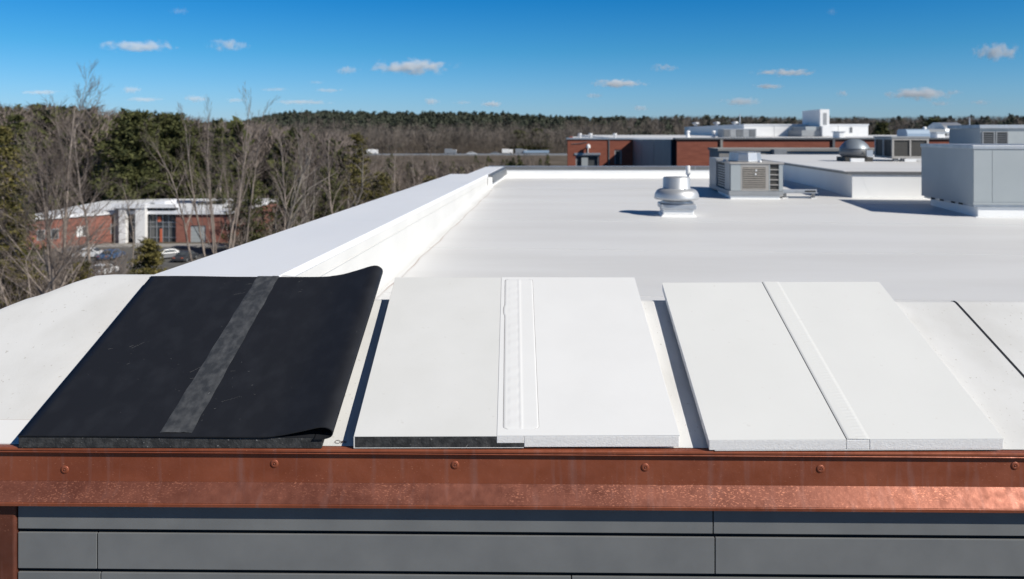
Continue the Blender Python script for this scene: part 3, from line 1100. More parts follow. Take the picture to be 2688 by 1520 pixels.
MB().lathe([(.35, 0), (.355, .012), (.33, .02), (.31, .185), (.325, .20), (.02, .20)], (.43, .72, 96 * s + .001), 10, smooth=False).build('fan_shroud', M['galv'], ac)
MB().lathe([(.03, 0), (.03, .03), (.01, .04)], (.62, .2, 96 * s + .001), 10).build('knob', M['white'], ac)
MB().lathe([(.03, 0), (.03, .03), (.01, .04)], (.06, .95, 96 * s + .001), 10).build('knob', M['white'], ac)

# pipe rack right of it
P2 = roof_pt(2054, 521)
rk = thing('pipe_rack', 'low grey metal pipe rack on short legs right of the louvred air conditioner', 'pipe rack', P2, RA)
L2 = 92 * s
MB().box(0, L2, 0, .10, 14 * s, 16 * s).build('rail', M['galv'], rk)
MB().box(0, L2, .45, .55, 14 * s, 16 * s).build('rail', M['galv'], rk)
MB().box(0.02, L2 - .02, .02, .06, 16.2 * s, 24 * s).build('beam', M['galv'], rk, bevel=.006)
MB().box(.45, .66, .014, .019, 17.5 * s, 21 * s).build('beam_slot', M['dark'], rk)
for x in (.03, L2 - .11):
    MB().box(x, x + .05, .0, .08, 2.5 * s, 13.9 * s).build('leg', M['metal_dark'], rk)
    MB().box(x - .03, x + .08, -.02, .12, 0.0, 2.4 * s).build('foot', M['white'], rk)
MB().box(.0, L2 - .06, .12, .42, -.01, 5 * s).build('membrane_pad', M['memb'], rk, bevel=.01)

# raised roof to the right
P3 = roof_pt(2237, 519)
s3 = P3.y / FPX
hW = (519 - 451) * s3
rr = thing('raised_roof', 'white walled raised roof section with a pale grey top at the right', 'roof section', P3, RA)
dR = 12.2
t = MB()
t.box(0, 24, 0, dR, -.35, hW - .055)
t.build('wall', M['memb'], rr)
MB().box(-.10, 24.1, -.03, dR, hW - .05, hW).build('roof_edge', M['metal_dark'], rr)
MB().box(-.16, 24, .02, dR, hW + .002, hW + .02).build('roof_top', M['roof'], rr)
g = MB()
g.tube([(.20, -.004, hW - .07), (.24, -.005, hW - .2), (.34, -.006, hW - .42), (.5, -.003, .02)], .0012, 6)
g.build('wall_seam', M['memb'], rr)
ZR = P3.z + hW + .02


def rpt(px, py):
    """a point on top of the raised roof"""
    Y = -ZR * FPX / (py - HY)
    return Vector(((px - HX) * Y / FPX, Y, ZR))


# low wall at the back of the raised roof
YW = 33.0
Pb = Vector(((1888 - HX) * YW / FPX, YW, -1.95))
lw = thing('low_wall', 'low grey parapet wall running right behind the raised roof below the brick building', 'wall', Pb, RA)
zt1 = -(390 - HY) * YW / FPX - Pb.z
MB().box(0, 1.95, 0, 2.4, 0, zt1 - .1).build('wall', M['concrete'], lw)
MB().box(1.951, 16, .02, 2.4, 0, zt1 - .1).build('wall', M['unit_grey'], lw)
MB().box(-.06, 16, -.06, 2.46, zt1 - .098, zt1).build('cap', M['concrete'], lw)
t = MB().box(2.1, 2.6, -.5, -.07, .4, zt1 - .02)
t.build('return_wall', M['unit_grey'], lw)

# turbine ventilator
P = rpt(2243, 423)
s = P.y / FPX
tv = thing('roof_ventilator', 'domed silver roof ventilator on the raised roof left of the condenser', 'roof ventilator', P, RA)
MB().box(-.36, .36, -.36, .36, -.01, 11 * s).build('curb', M['coil'], tv)
MB().lathe([(30 * s, 11 * s), (37 * s, 16 * s), (38 * s, 27 * s), (36 * s, 33 * s)], n=26).build('base_ring', M['metal_dark'], tv)
MB().lathe([(38 * s, 33 * s), (36 * s, 37 * s), (31 * s, 44 * s), (24 * s, 51 * s), (15 * s, 56 * s), (4 * s, 58 * s)], n=26).build('dome', M['vent_grey'], tv)
MB().box(14 * s, 30 * s, -.5, -.42, 14 * s, 30 * s).build('control_box', M['galv'], tv)
MB().box(-26 * s, 8 * s, -.52, -.44, 0, 9 * s).build('front_sleeper', M['white'], tv)

# condenser beside it
P = rpt(2342, 424)
s = P.y / FPX
cd = thing('condenser', 'wide condenser with two dark coil openings on the raised roof behind the large unit', 'air conditioner', P, RA)
wc = 93 * s
z0, z1 = 8 * s, 62 * s
MB().box(.03, wc - .03, .03, 1.25, z0, z1).build('coil_body', M['coil'], cd)
f = MB()
f.box(0, .05, 0, .06, z0, z1).box(wc - .05, wc, 0, .06, z0, z1).box(wc * .5 - .02, wc * .5 + .02, .005, .05, z0 + .061, z1 - .061).box(.051, wc - .051, 0, .05, z0, z0 + .06).box(.051, wc - .051, 0, .05, z1 - .06, z1)
f.build('front_frame', M['unit_beige'], cd)
f = MB()
f.box(-.0, .04, 1.2, 1.27, z0, z1).box(-.004, .03, .58, .66, z0 + .051, z1 - .051).box(0, .04, .07, 1.19, z0, z0 + .05).box(0, .04, .07, 1.19, z1 - .05, z1)
f.build('side_frame', M['unit_grey'], cd)
MB().box(-.02, wc + .02, -.02, 1.3, z1 + .001, z1 + .04).build('top_panel', M['unit_grey'], cd)
for x in (.05, wc - .7):
    MB().box(x, x + .12, .02, .12, -.02, z0 - .001).build('foot', M['metal_dark'], cd)
MB().box(.32, .62, -.02, .08, 0, z0 - .012).build('block', M['white'], cd)

# large unit at the right edge
P = roof_pt(2566, 570)
s = P.y / FPX
ru = thing('rooftop_unit', 'large pale grey rooftop unit on a white curb at the right edge', 'rooftop unit', P, RA)
MB().box(0, 2.6, 0, 1.75, -.02, 27 * s).build('curb', M['memb'], ru, bevel=.012)
MB().box(-.05, 2.6, -.05, -.012, -.012, .012).build('curb_skirt', M['memb'], ru)
ov = 16 * s
z0, z1 = 33 * s, 187 * s
MB().box(-ov + .03, 2.6, -.03, 1.84, 27 * s + .001, z0 - .001).build('base_rail', M['galv'], ru)
MB().box(-ov, 2.6, -.06, 1.9, z0, z1).build('casing', M['unit_paint'], ru, bevel=.008)
MB().box(-ov - .012, 2.61, -.075, 1.915, z1 - .05, z1 + .01).build('roof_flange', M['galv'], ru, bevel=.006)
MB().box(-ov + .305, 2.4, -.066, -.061, z0 + .05, z1 - .07).build('access_panel', M['unit_paint'], ru)
MB().box(-ov + .01, -ov + .298, -.065, -.061, z0 + .05, z1 - .07).build('corner_panel', M['unit_paint'], ru)
for k in (.35, .62, 1.05, 1.4):
    MB().box(-ov + .022, -ov + .029, k, k + .14, 27.5 * s, 32 * s).build('rail_slot', M['dark'], ru)

# second unit behind
P = rpt(2600, 384)
Y4 = 26.0
P = Vector(((2575 - HX) * Y4 / FPX, Y4, ZR))
s = Y4 / FPX
r2 = thing('louvred_unit', 'grey rooftop unit with dark louvre openings behind the large unit at right edge', 'rooftop unit', P, RA)
z1 = -(326 - HY) * s - ZR
MB().box(0, 4, .05, 2.2, -.01, z1 - .14).build('casing', M['unit_paint'], r2)
MB().box(-.04, 4, -.01, 2.26, z1 - .135, z1 - .02).build('roof_flange', M['galv'], r2)
zz0, zz1 = -(381 - HY) * s - ZR, -(345 - HY) * s - ZR
for k in range(2):
    fr = MB()
    a = .05 + k * 34 * s
    b = a + 31 * s
    fr.box(a, a + .03, .0, .048, zz0, zz1).box(b - .03, b, .0, .048, zz0, zz1).box(a + .031, b - .031, .0, .048, zz1 - .03, zz1).box(a + .031, b - .031, .0, .048, zz0, zz0 + .03)
    lf = fr.build('louvre_frame', M['unit_grey'], r2)
    MB().box(a + .031, b - .031, .03, .047, zz0 + .031, zz1 - .031).build('louvre_back', M['coil'], lf)
    for q in range(5):
        z = zz0 + .05 + (zz1 - zz0 - .09) * q / 5
        MB().box(a + .032, b - .032, .004, .028, z, z + .03).build('slat', M['metal_dark'], lf)

# ------------------------------------------------------------------ brick building beyond
bb = thing('brick_building', 'red brick building with grey metal cladding and a flat roof behind the far parapet', 'building', (0, 0, 0), 0)
YB, YN = 62.0, 38.0
xL = at(1490, 0, YB).x
xC = at(1661, 0, YB).x
xN = at(1777, 0, YN).x
zB, zN = -(366 - HY) * YB / FPX, -(366 - HY) * YN / FPX


def wall_holes(mb, x0, x1, y0, y1, z0, z1, holes):
    """a wall with rectangular openings: strips round each opening (openings side by side, x sorted)"""
    cx = x0
    for a, b, c, d in holes:
        mb.box(cx, a, y0, y1, z0, z1)
        mb.box(a, b, y0, y1, z0, c)
        mb.box(a, b, y0, y1, d, z1)
        cx = b
    mb.box(cx, x1, y0, y1, z0, z1)


sB = YB / FPX
wx0, wx1 = at(1511, 0, YB).x, at(1573, 0, YB).x
wz0, wz1 = -(455 - HY) * sB, -(407 - HY) * sB
vx0, vx1 = at(1613, 0, YB).x, at(1632, 0, YB).x
vz0, vz1 = -(432 - HY) * sB, -(393 - HY) * sB
t = MB()
wall_holes(t, xL, xC + 3, YB, YB + .4, -19, zB, [(wx0, wx1, wz0, wz1), (vx0, vx1, vz0, vz1)])
t.build('brick_wall', M['brick'], bb)
t = MB()
t.hexa([(xL, YB + .41, -19), (xL + .4, YB + .41, -19), (xL * 1.85 + .4, 110, -19), (xL * 1.85, 110, -19)], [(xL, YB + .41, zB), (xL + .4, YB + .41, zB), (xL * 1.85 + .4, 110, zB), (xL * 1.85, 110, zB)])
t.build('brick_wall', M['brick'], bb)
MB().box(xL - .08, xC + 3, YB - .08, YB + .5, zB + .002, zB + .12).build('coping', M['galv'], bb)
for nm, a, b, c, d in (('window', wx0, wx1, wz0, wz1), ('window', vx0, vx1, vz0, vz1)):
    fr = MB()
    fr.box(a + .002, a + .1, YB + .05, YB + .2, c, d).box(b - .1, b - .002, YB + .05, YB + .2, c, d).box(a + .101, b - .101, YB + .05, YB + .2, d - .1, d - .002)
    w = fr.build(nm, M['unit_grey'], bb)
    MB().box(a + .101, b - .101, YB + .22, YB + .24, c, d - .101).build('pane', M['glass'], w)
MB().box(wx0 + .45, wx0 + .95, YB - .1, YB + .1, wz0, wz0 + (455 - 414) * sB).build('wall_unit', M['unit_paint'], bb)
MB().box(wx0 - .1, wx1 + .1, YB - .06, YB - .002, wz1 + .004, wz1 + .16).build('lintel', M['galv'], bb)
P = at(1543, 384, YB)
lp = MB()
lp.tube([(P.x, YB - .002, P.z), (P.x, YB - .35, P.z + .05)], .04, 8)
lp.lathe([(.16, -.14), (.17, 0), (.11, .14), (.02, .17)], (P.x, YB - .38, P.z), 14)
lp.tube([(P.x, YB - .05, P.z - .1), (P.x, YB - .05, wz1 + .16)], .035, 8)
lp.build('wall_lamp', M['white'], bb)
MB().box(at(1597, 0, YB).x, at(1600, 0, YB).x, YB - .06, YB - .003, -19, zB - .01).build('downpipe', M['metal_dark'], bb)
lp = MB()
zc_ = -(373 - HY) * sB
lp.tube([(xL + .3, YB - .03, zc_ - .15), (xL + 1.0, YB - .03, zc_ - .1), (xL + 1.5, YB - .03, zc_)], .025, 6)
lp.build('conduit', M['metal_dark'], bb)
# cladding on the shaded return and the nearer brick front
nseg = [(xC, YB - .01), (xN - .25, YN + .2)]
dirv = Vector((nseg[1][0] - nseg[0][0], nseg[1][1] - nseg[0][1]))
nj = 3
for k in range(nj):
    a = Vector(nseg[0]) + dirv * (k / nj + .002)
    b = Vector(nseg[0]) + dirv * ((k + 1) / nj - .004)
    za, zb_ = zB + (zN - zB) * (k / nj), zB + (zN - zB) * ((k + 1) / nj)
    MB().hexa([(a.x, a.y, -19), (b.x, b.y, -19), (b.x + .3, b.y, -19), (a.x + .3, a.y, -19)], [(a.x, a.y, za), (b.x, b.y, zb_), (b.x + .3, b.y, zb_), (a.x + .3, a.y, za)]).build('cladding_panel', M['panel_grey'], bb)
MB().box(xN - .2, xN, YN + .25, YN + .6, -19, zN).build('reveal', M['dark'], bb)
xE = at(2290, 0, YN).x
MB().box(xN, xE + 14, YN, YN + .4, -19, zN).build('brick_wall', M['brick'], bb)
MB().box(xN - .1, xE + 14, YN - .08, YN + .5, zN + .002, zN + .075).build('coping', M['metal_dark'], bb)
for px in (1893, 2187):
    x = at(px, 0, YN).x
    MB().box(x - .05, x + .06, YN - .08, YN - .004, -2.2, zN - .004).build('downpipe', M['concrete'] if px < 2000 else M['metal_dark'], bb)
t = MB()
t.hexa([(xL + .4, YB + .4, -1.2), (xC + .3, YB + .4, -1.2), (xC + .3, 110, -1.2), (xL * 1.85 + .4, 110, -1.2)], [(xL + .4, YB + .4, zB - .03), (xC + .3, YB + .4, zB - .03), (xC + .3, 110, zB - .03), (xL * 1.85 + .4, 110, zB - .03)])
t.hexa([(xC + .31, YB - 1, -1.2), (xN + .01, YN + .4, -1.2), (60, YN + .4, -1.2), (60, 118, -1.2), (xC + .31, 118, -1.2)], [(xC + .31, YB - 1, -.56), (xN + .01, YN + .4, -.36), (60, YN + .4, -.36), (60, 118, -.36), (xC + .31, 118, -.36)])
t.build('flat_roof_top', M['roof'], bb)
ZBR = -.36
# vents along the coping of the left part
for px in (1522, 1550, 1614):
    x = at(px, 0, YB + 3).x
    MB().lathe([(.12, 0), (.12, .35), (.17, .36), (.15, .5)], (x, YB + 3, zB - .03), 10).build('vent_cap', M['white'], bb)

# things standing on that roof
YP = 80.0
xp = at(1953, 0, YP).x
ph = thing('roof_penthouse', 'long white penthouse with a shaded blue left side on the brick building roof', 'penthouse', (xp, YP, ZBR), 0)
hP = -(326 - HY) * YP / FPX - ZBR
wP = at(2279, 0, YP).x - xp
xf = at(1797, 0, 122).x - xp
t = MB()
t.hexa([(0, 0, -.02), (wP, 0, -.02), (wP, 42, -.02), (xf, 42, -.02)], [(0, 0, hP - .12), (wP, 0, hP - .12), (wP, 42, hP - .12), (xf, 42, hP - .12)])
t.build('wall', M['white'], ph)
t = MB()
t.hexa([(-.05, -.06, hP - .118), (wP + .05, -.06, hP - .118), (wP + .05, 42, hP - .118), (xf - .06, 42, hP - .118)], [(-.05, -.06, hP), (wP + .05, -.06, hP), (wP + .05, 42, hP), (xf - .06, 42, hP)])
t.build('roof_edge', M['coping'], ph)
for k in (3, 6.2, 9.4):
    MB().box(k, k + .03, -.012, -.001, 0, hP - .13).build('panel_joint', M['unit_grey'], ph)
MB().box(at(2231, 0, YP).x - xp, at(2237, 0, YP).x - xp, -.05, -.002, hP * .3, hP * .75).build('door_plate', M['metal_dark'], ph)
for px, Yv in ((1818, 100), (1872, 95), (1920, 90)):
    x = at(px, 0, Yv).x
    v = thing('turbine_vent', {1818: 'leftmost small silver turbine vent on the blue penthouse side', 1872: 'middle small silver turbine vent above the blue penthouse side', 1920: 'right small silver turbine vent near the white penthouse corner'}[px],
              'roof vent', (x + .4, Yv, ZBR + hP), 0, 'turbine vents on the penthouse')
    sv = Yv / FPX
    MB().lathe([(.18, -.02), (.18, 3 * sv)], n=10).build('stem', M['galv'], v)
    MB().lathe([(5 * sv, 3 * sv), (9 * sv, 5 * sv), (9 * sv, 8 * sv), (3 * sv, 10 * sv)], n=12).build('turbine', M['alu'], v)
for px, lab in ((1806, 'white exhaust stack left of the grey louvred box on the brick roof'), (1873, 'white exhaust stack close beside the grey louvred box on the brick roof')):
    Yv = 60.0
    sv = Yv / FPX
    v = thing('exhaust_stack', lab, 'exhaust pipe', (at(px, 0, Yv).x, Yv, ZBR), 0, 'white stacks on the brick roof')
    zt2 = -(344 - HY) * sv - ZBR
    MB().lathe([(.2, 0), (.13, .08), (.11, zt2 * .8)], n=12).build('stack', M['white'], v)
    MB().lathe([(.16, zt2 * .8), (.16, zt2), (.06, zt2 + .04)], n=12).build('cap', M['white'], v)
Yv = 58.0
sv = Yv / FPX
lb = thing('louvred_box', 'grey louvred equipment box in front of the white penthouse', 'equipment box', (at(1898, 0, Yv).x, Yv, ZBR), 0)
wb = 88 * sv
hb = -(338 - HY) * sv - ZBR
MB().box(.02, wb - .02, .02, 1.6, 0, hb - .05).build('casing', M['unit_grey'], lb)
MB().box(0, wb, 0, 1.65, hb - .049, hb).build('lid', M['galv'], lb)
for k in range(5):
    a = .06 + k * (wb - .1) / 5
    MB().box(a, a + (wb - .1) / 5 - .06, -.008, .018, .06, hb - .07).build('panel', M['unit_grey'] if k % 2 else M['metal_dark'], lb)
# tall cube on its plinth
Yv = 76.0
sv = Yv / FPX
tc_ = thing('cooling_tower', 'tall white cube with a slotted face on a plinth above the white penthouse', 'cooling tower', (at(2153, 0, Yv).x, Yv, ZBR), 0)
zb0, zc0, zd0 = 0, -(332 - HY) * sv - ZBR, -(287 - HY) * sv - ZBR
d_ = 6.0
xb_ = at(2106, 0, Yv + d_).x - at(2153, 0, Yv).x
wf = 24 * sv
MB().hexa([(0, 0, zc0), (wf, 0, zc0), (wf, d_, zc0), (xb_, d_, zc0)], [(0, 0, zd0), (wf, 0, zd0), (wf, d_, zd0), (xb_, d_, zd0)]).build('housing', M['white'], tc_)
MB().box(.28, .62, -.02, -.001, zc0 + .15, zd0 - .35).build('slot', M['unit_grey'], tc_)
MB().box(-1.7, wf + .35, .1, d_ - .5, .0, zc0 * .62).build('plinth', M['unit_grey'], tc_)
MB().box(-1.3, wf + .1, .2, d_ - .7, zc0 * .62 + .001, zc0 - .001).build('neck', M['unit_paint'], tc_)
MB().box(.1, 34 * sv, -.3, .09, .02, zc0 * 1.05).build('duct', M['white'], tc_)
# clutter on the roof, right of the penthouse
Yv = 44.0
sv = Yv / FPX
bx = thing('blue_hood', 'rounded blue grey vent hood on the roof right of the white penthouse', 'vent hood', (at(2382, 0, Yv).x, Yv, ZBR), 0)
hb = -(339 - HY) * sv - ZBR
MB().prof_x([(0, 0), (0, hb * .55), (.12, hb * .9), (.3, hb), (1.0, hb), (1.2, hb * .8), (1.2, 0)], 0, 60 * sv).build('hood', M['bluegrey'], bx)
MB().lathe([(.1, 0), (.1, .14), (.03, .17)], (1.15, .4, hb - .03), 10).build('cap', M['white'], bx)
Yv = 90.0
sv = Yv / FPX
dm_ = thing('silver_dome', 'silver domed skylight on the roof far right against the wooded hill', 'dome', (at(2500, 0, Yv).x, Yv, ZBR), 0)
zt2 = -(321 - HY) * sv - ZBR
MB().prof_x([(0, 0), (.4, zt2 * .55), (1.2, zt2 * .88), (2.0, zt2), (3.0, zt2), (4.2, zt2 * .7), (5, 0)], -.6, 1.6, smooth=True).build('shell', M['galv'], dm_)
MB().box(-3.2, -.7, .2, 3, 0, zt2 * .5).build('base', M['unit_grey'], dm_)
for px, hh, lab in ((2545, 18, 'thin pale mast right of the silver dome'), (1942, 26, 'thin pale mast behind the white penthouse roof')):
    Yv = 95.0
    P = at(px, 356, Yv)
    o = MB().tube([(0, 0, 0), (0, 0, (hh + 30) * Yv / FPX)], .07, 6).build('mast', M['galv'])
    o.location = (P.x, Yv, ZBR if px > 2400 else ZBR)
    tag(o, lab, 'mast')
for px, w2, h2, lab, mm in ((2470, 22, 9, 'flat white box on the roof beside the silver dome', 'white'), (2210, 14, 12, 'small white roof box at the foot of the penthouse end', 'white'),
                           (2640, 46, 30, 'white rounded duct at the far right edge above the louvred unit', 'white')):
    Yv = 48.0
    sv = Yv / FPX
    P = at(px, 0, Yv)
    rb = thing('roof_box', lab, 'equipment box', (P.x, Yv, ZBR), 0)
    MB().box(-w2 * sv / 2, w2 * sv / 2, 0, 1.0, 0, (10 + h2) * sv * .75).build('body', M[mm], rb, bevel=.04)
    MB().box(-w2 * sv / 2 - .04, w2 * sv / 2 + .04, -.04, 1.04, (10 + h2) * sv * .75 + .001, (10 + h2) * sv * .75 + .06).build('lid', M['galv'], rb)

# ------------------------------------------------------------------ low brick office at the left
YO = 137.0
so = YO / FPX
of = thing('brick_office', 'low red brick office with white roof edge and glazed white-columned entrance below the trees', 'building', (0, 0, 0), 0)


def ox(px, Y=YO):
    return (px - HX) * Y / FPX


ze = -(562 - HY) * so
zw = -(545 - HY) * so
t = MB()
# right brick wing with a door
wall_holes(t, ox(462), ox(612), YO, YO + .4, GZ, ze, [(ox(499), ox(540), GZ - .01, -(592 - HY) * so)])
t.box(ox(612) - .4, ox(612), YO + .41, YO + 26, GZ, ze)
t.build('brick_wall', M['brick_pale'], of)
gd = MB().box(ox(499.5), ox(539.5), YO + .15, YO + .2, GZ, -(592.5 - HY) * so).build('garage_door', M['unit_paint'], of)
for k in range(1, 5):
    z = GZ + k * .62
    MB().box(ox(499.5), ox(539.5), YO + .138, YO + .149, z, z + .05).build('door_panel_joint', M['unit_grey'], gd)
# left wing, angled forward
Lx, Ly = ox(25, 125.0), 125.0
Rx, Ry = ox(304), YO + .5
nn = Vector((Rx - Lx, Ry - Ly)).normalized()


def wing(a, b, z0, z1, th=.4, push=0.0):
    pa, pb = Vector((Lx, Ly)) + nn * a, Vector((Lx, Ly)) + nn * b
    q = Vector((-nn.y, nn.x))
    pa, pb = pa - q * push, pb - q * push
    return [(pa.x, pa.y, z0), (pb.x, pb.y, z0), (pb.x + q.x * th, pb.y + q.y * th, z0), (pa.x + q.x * th, pa.y + q.y * th, z0)], \
           [(pa.x, pa.y, z1), (pb.x, pb.y, z1), (pb.x + q.x * th, pb.y + q.y * th, z1), (pa.x + q.x * th, pa.y + q.y * th, z1)]


Lw = math.hypot(Rx - Lx, Ry - Ly)
t = MB()
t.hexa(*wing(0, Lw, GZ, ze))
t.build('brick_wall', M['brick_pale'], of)
for fpos, wwid in ((.60, 1.1), (.645, .9), (.235, 1.2), (.36, 1.2), (.93, 1.6)):
    a = Lw * fpos
    w = MB()
    w.hexa(*wing(a, a + wwid, GZ + 1.5, GZ + 3.2, .05, .06))
    wo = w.build('window', M['white'] if fpos in (.60, .645) else M['unit_grey'], of)
    w = MB()
    w.hexa(*wing(a + .12, a + wwid - .12, GZ + 1.62, GZ + 3.08, .02, .085))
    w.build('pane', M['white'] if fpos in (.60,) else M['glass'], wo)
# roof: white membrane with a raised white edge
t = MB()
q = Vector((-nn.y, nn.x))
poly = [(Lx - q.x * .4, Ly - q.y * .4), (Rx, Ry - .4), (ox(462), YO - .4), (ox(612), YO - .4), (ox(612) + .3, YO + 26), (Lx - 2, YO + 24)]
t.prism_z(poly, ze + .002, ze + .55)
fix_normals(t.build('roof', M['coping'], of))
# entrance
ex0, ex1 = ox(304), ox(462)
MB().box(ex0, ex1, YO + .6, YO + 1.0, GZ, zw).build('glazed_wall', M['glass'], of)
for px0, px1, z1_ in ((321, 338, zw), (364, 389, zw)):
    MB().box(ox(px0), ox(px1), YO - 1.2, YO - .2, GZ, z1_).build('column', M['white'], of)
MB().box(ex0 - .1, ox(390), YO - 1.4, YO + .5, zw + .003, zw + .75).build('canopy', M['coping'], of)
MB().box(ox(390.5), ex1 + .2, YO - .6, YO + .55, zw + .003, zw + .55).build('canopy', M['coping'], of)
MB().box(ox(372), ox(412), YO + 3, YO + 8, ze + .55, ze + 1.9).build('roof_box', M['coping'], of)
MB().box(ox(374), ox(386), YO + 2.9, YO + 2.99, ze + .8, ze + 1.7).build('roof_box_vent', M['unit_grey'], of)
for px in (339, 352, 363, 391, 408, 424, 440, 460):
    MB().box(ox(px) - .05, ox(px) + .05, YO + .45, YO + .58, GZ, zw - .01).build('mullion', M['galv'], of)
for py in (585, 597, 625):
    z = -(py - HY) * so
    MB().box(ex0 + .1, ex1 - .1, YO + .48, YO + .56, z, z + .1).build('transom', M['galv'], of)
MB().box(ox(304), ox(320), YO - .6, YO + .58, GZ, zw).build('grey_pier', M['concrete'], of)
MB().box(ox(411), ox(420), YO + .40, YO + .44, -(583 - HY) * so, -(570 - HY) * so).build('wall_sign', M['red'], of)
MB().box(ox(417), ox(423), YO + .40, YO + .44, GZ, -(601 - HY) * so).build('entrance_door', M['red'], of)

# ------------------------------------------------------------------ cars
def make_car(paint, name='parked_car'):
    """a saloon lying along x, 4.6 m long, wheels on z = 0"""
    root = thing(name, None, None)
    side = [(-2.3, .30), (-2.32, .62), (-2.15, .86), (-1.45, .92), (-.85, 1.36), (-.1, 1.46), (.65, 1.40), (1.30, .95), (2.0, .84), (2.3, .66), (2.32, .32), (1.9, .24), (-1.9, .24)]
    n = len(side)
    lo = .9
    rows_ = []
    for y, k in ((-lo, 0), (-lo * .96, 1), (lo * .96, 1), (lo, 0)):
        rows_.append([(x, y if z < 1.0 else y * (1 - .22 * (z - .9) / .5), z if k else min(z, 1.42)) for x, z in side])
    b = MB()
    vs = [p for r in rows_ for p in r]
    fs = [(k * n + i, k * n + (i + 1) % n, (k + 1) * n + (i + 1) % n, (k + 1) * n + i) for k in range(3) for i in range(n)]
    b.add(vs, fs)
    b.add(rows_[0], [tuple(range(n - 1, -1, -1))])
    b.add(rows_[3], [tuple(range(n))])
    fix_normals(b.build('body', paint, root, bevel=.04))
    for sgn in (-1, 1):
        yy_ = sgn * (lo * .93)
        w = MB()
        pts = [(-1.25, .96), (-.78, 1.30), (-.12, 1.38), (.58, 1.33), (1.08, .97)]
        w.hexa([(x, yy_ * (1 - .22 * (z - .9) / .5) - .02 * sgn, z) for x, z in pts], [(x, yy_ * (1 - .22 * (z - .9) / .5) + .085 * sgn, z) for x, z in pts])
        fix_normals(w.build('side_window', M['glass'], root))
    w = MB()
    w.hexa([(.70, -.6, 1.40), (.70, .6, 1.40), (1.26, .72, 1.0), (1.26, -.72, 1.0)], [(.73, -.6, 1.42), (.73, .6, 1.42), (1.31, .72, 1.0), (1.31, -.72, 1.0)])
    fix_normals(w.build('windscreen', M['glass'], root))
    w = MB()
    w.hexa([(-.90, -.6, 1.36), (-.90, .6, 1.36), (-1.42, .7, .96), (-1.42, -.7, .96)], [(-.93, -.6, 1.38), (-.93, .6, 1.38), (-1.47, .7, .96), (-1.47, -.7, .96)])
    fix_normals(w.build('rear_window', M['glass'], root))
    for x in (-1.42, 1.42):
        for sgn in (-1, 1):
            t = MB().lathe([(.32, -.1), (.33, -.06), (.33, .06), (.32, .1)], n=16)
            w = MB()
            w.add([(a + x, c + sgn * .84, b_ + .33) for a, b_, c in t.v], t.f)
            wo = w.build('wheel', M['tyre'], root)
            t = MB().lathe([(.2, .105 * sgn - .005), (.2, .105 * sgn + .005)], n=12)
            w = MB()
            w.add([(a + x, c + sgn * .84, b_ + .33) for a, b_, c in t.v], t.f)
            w.build('rim', M['galv'], wo)
    for sgn in (-1, 1):
        MB().box(2.28, 2.335, sgn * .55 - .17, sgn * .55 + .17, .60, .72).build('headlight', M['white'], root)
        MB().box(-2.345, -2.29, sgn * .6 - .17, sgn * .6 + .17, .66, .78).build('tail_light', M['red'], root)
    return root


def ground_px(px, py):
    Y = -GZ * FPX / (py - HY)
    return Vector(((px - HX) * Y / FPX, Y, GZ + .012))


protos = {}
for px, py, a, paint, lab in ((236, 676, .05, 'car_white', 'white saloon parked side-on in front of the brick office, nearest the bare trees'),
                              (206, 671, .1, 'car_silver', 'silver grey car just behind the white saloon in the lot'),
                              (292, 680, 1.5, 'car_blue', 'dark blue car end-on right of the white saloon'),
                              (268, 722, 1.45, 'car_white', 'white car end-on behind the bare saplings at the roof edge'),
                              (445, 678, .6, 'car_silver', 'silver car half hidden right of the olive juniper top'),
                              (487, 684, 1.5, 'car_dark', 'dark car at the right end of the lot by the white coping'),
                              (12, 700, .3, 'car_silver', 'grey car at the left edge of the picture under the evergreen')):
    if paint not in protos:
        o = protos[paint] = make_car(M[paint])
    else:
        o = copy_tree(protos[paint])
    o.location = ground_px(px, py)
    o.rotation_euler = (0, 0, a)
    tag(o, lab, 'car', 'cars in the office car park')


# highway traffic
def make_truck(body, name='box_truck', L=7.0, H=3.3):
    root = thing(name, None, None)
    MB().box(-L / 2, L / 2 - 1.9, -1.2, 1.2, .75, H).build('cargo_box', body, root, bevel=.05)
    b = MB()
    b.prof_x([(-1.1, .6), (-1.1, 2.0), (-.95, 2.3), (.95, 2.3), (1.1, 2.0), (1.1, .6)], L / 2 - 1.85, L / 2)
    fix_normals(b.build('cab', body, root, bevel=.08))
    MB().box(L / 2 - .3, L / 2 + .012, -.95, .95, 1.4, 2.05).build('windscreen', M['glass'], root)
    for x in (-L / 2 + 1.2, L / 2 - 1.0):
        for sgn in (-1, 1):
            t = MB().lathe([(.48, -.14), (.48, .14)], n=12)
            w = MB()
            w.add([(a_ + x, c + sgn * 1.0, b_ + .48) for a_, b_, c in t.v], t.f)
            w.build('wheel', M['tyre'], root)
    return root


tr = make_truck(M['white'], L=4.8, H=2.5)
pos = [(978, 'white van leftmost on the distant highway behind the bare branches', 0), (1183, 'white box truck on the distant highway between the thin trees', 3),
       (1332, 'white box truck on the highway left of the trucks beside the pines', 6), (1368, 'white truck in front of the long flatbed on the highway', 2)]
for k, (px, lab, dy) in enumerate(pos):
    if k == 1:
        tr2 = make_truck(M['car_silver'], L=5.2, H=2.7)
    src = tr2 if k % 2 else tr
    o = src if k < 2 else copy_tree(src)
    o.location = (at(px, 0, HWY - 3 + dy).x, HWY - 3 + dy, -9.748)
    tag(o, lab, 'truck', 'trucks on the highway')
o = copy_tree(protos['car_white'])
o.location = (at(1238, 0, HWY - 4).x, HWY - 4, -9.748)
o.rotation_euler = (0, 0, 0)
o.name = 'highway_car'
tag(o, 'white car on the highway between the two box trucks', 'car')
o = copy_tree(protos['car_silver'])
o.location = (at(1300, 0, HWY - 4).x, HWY - 4, -9.748)
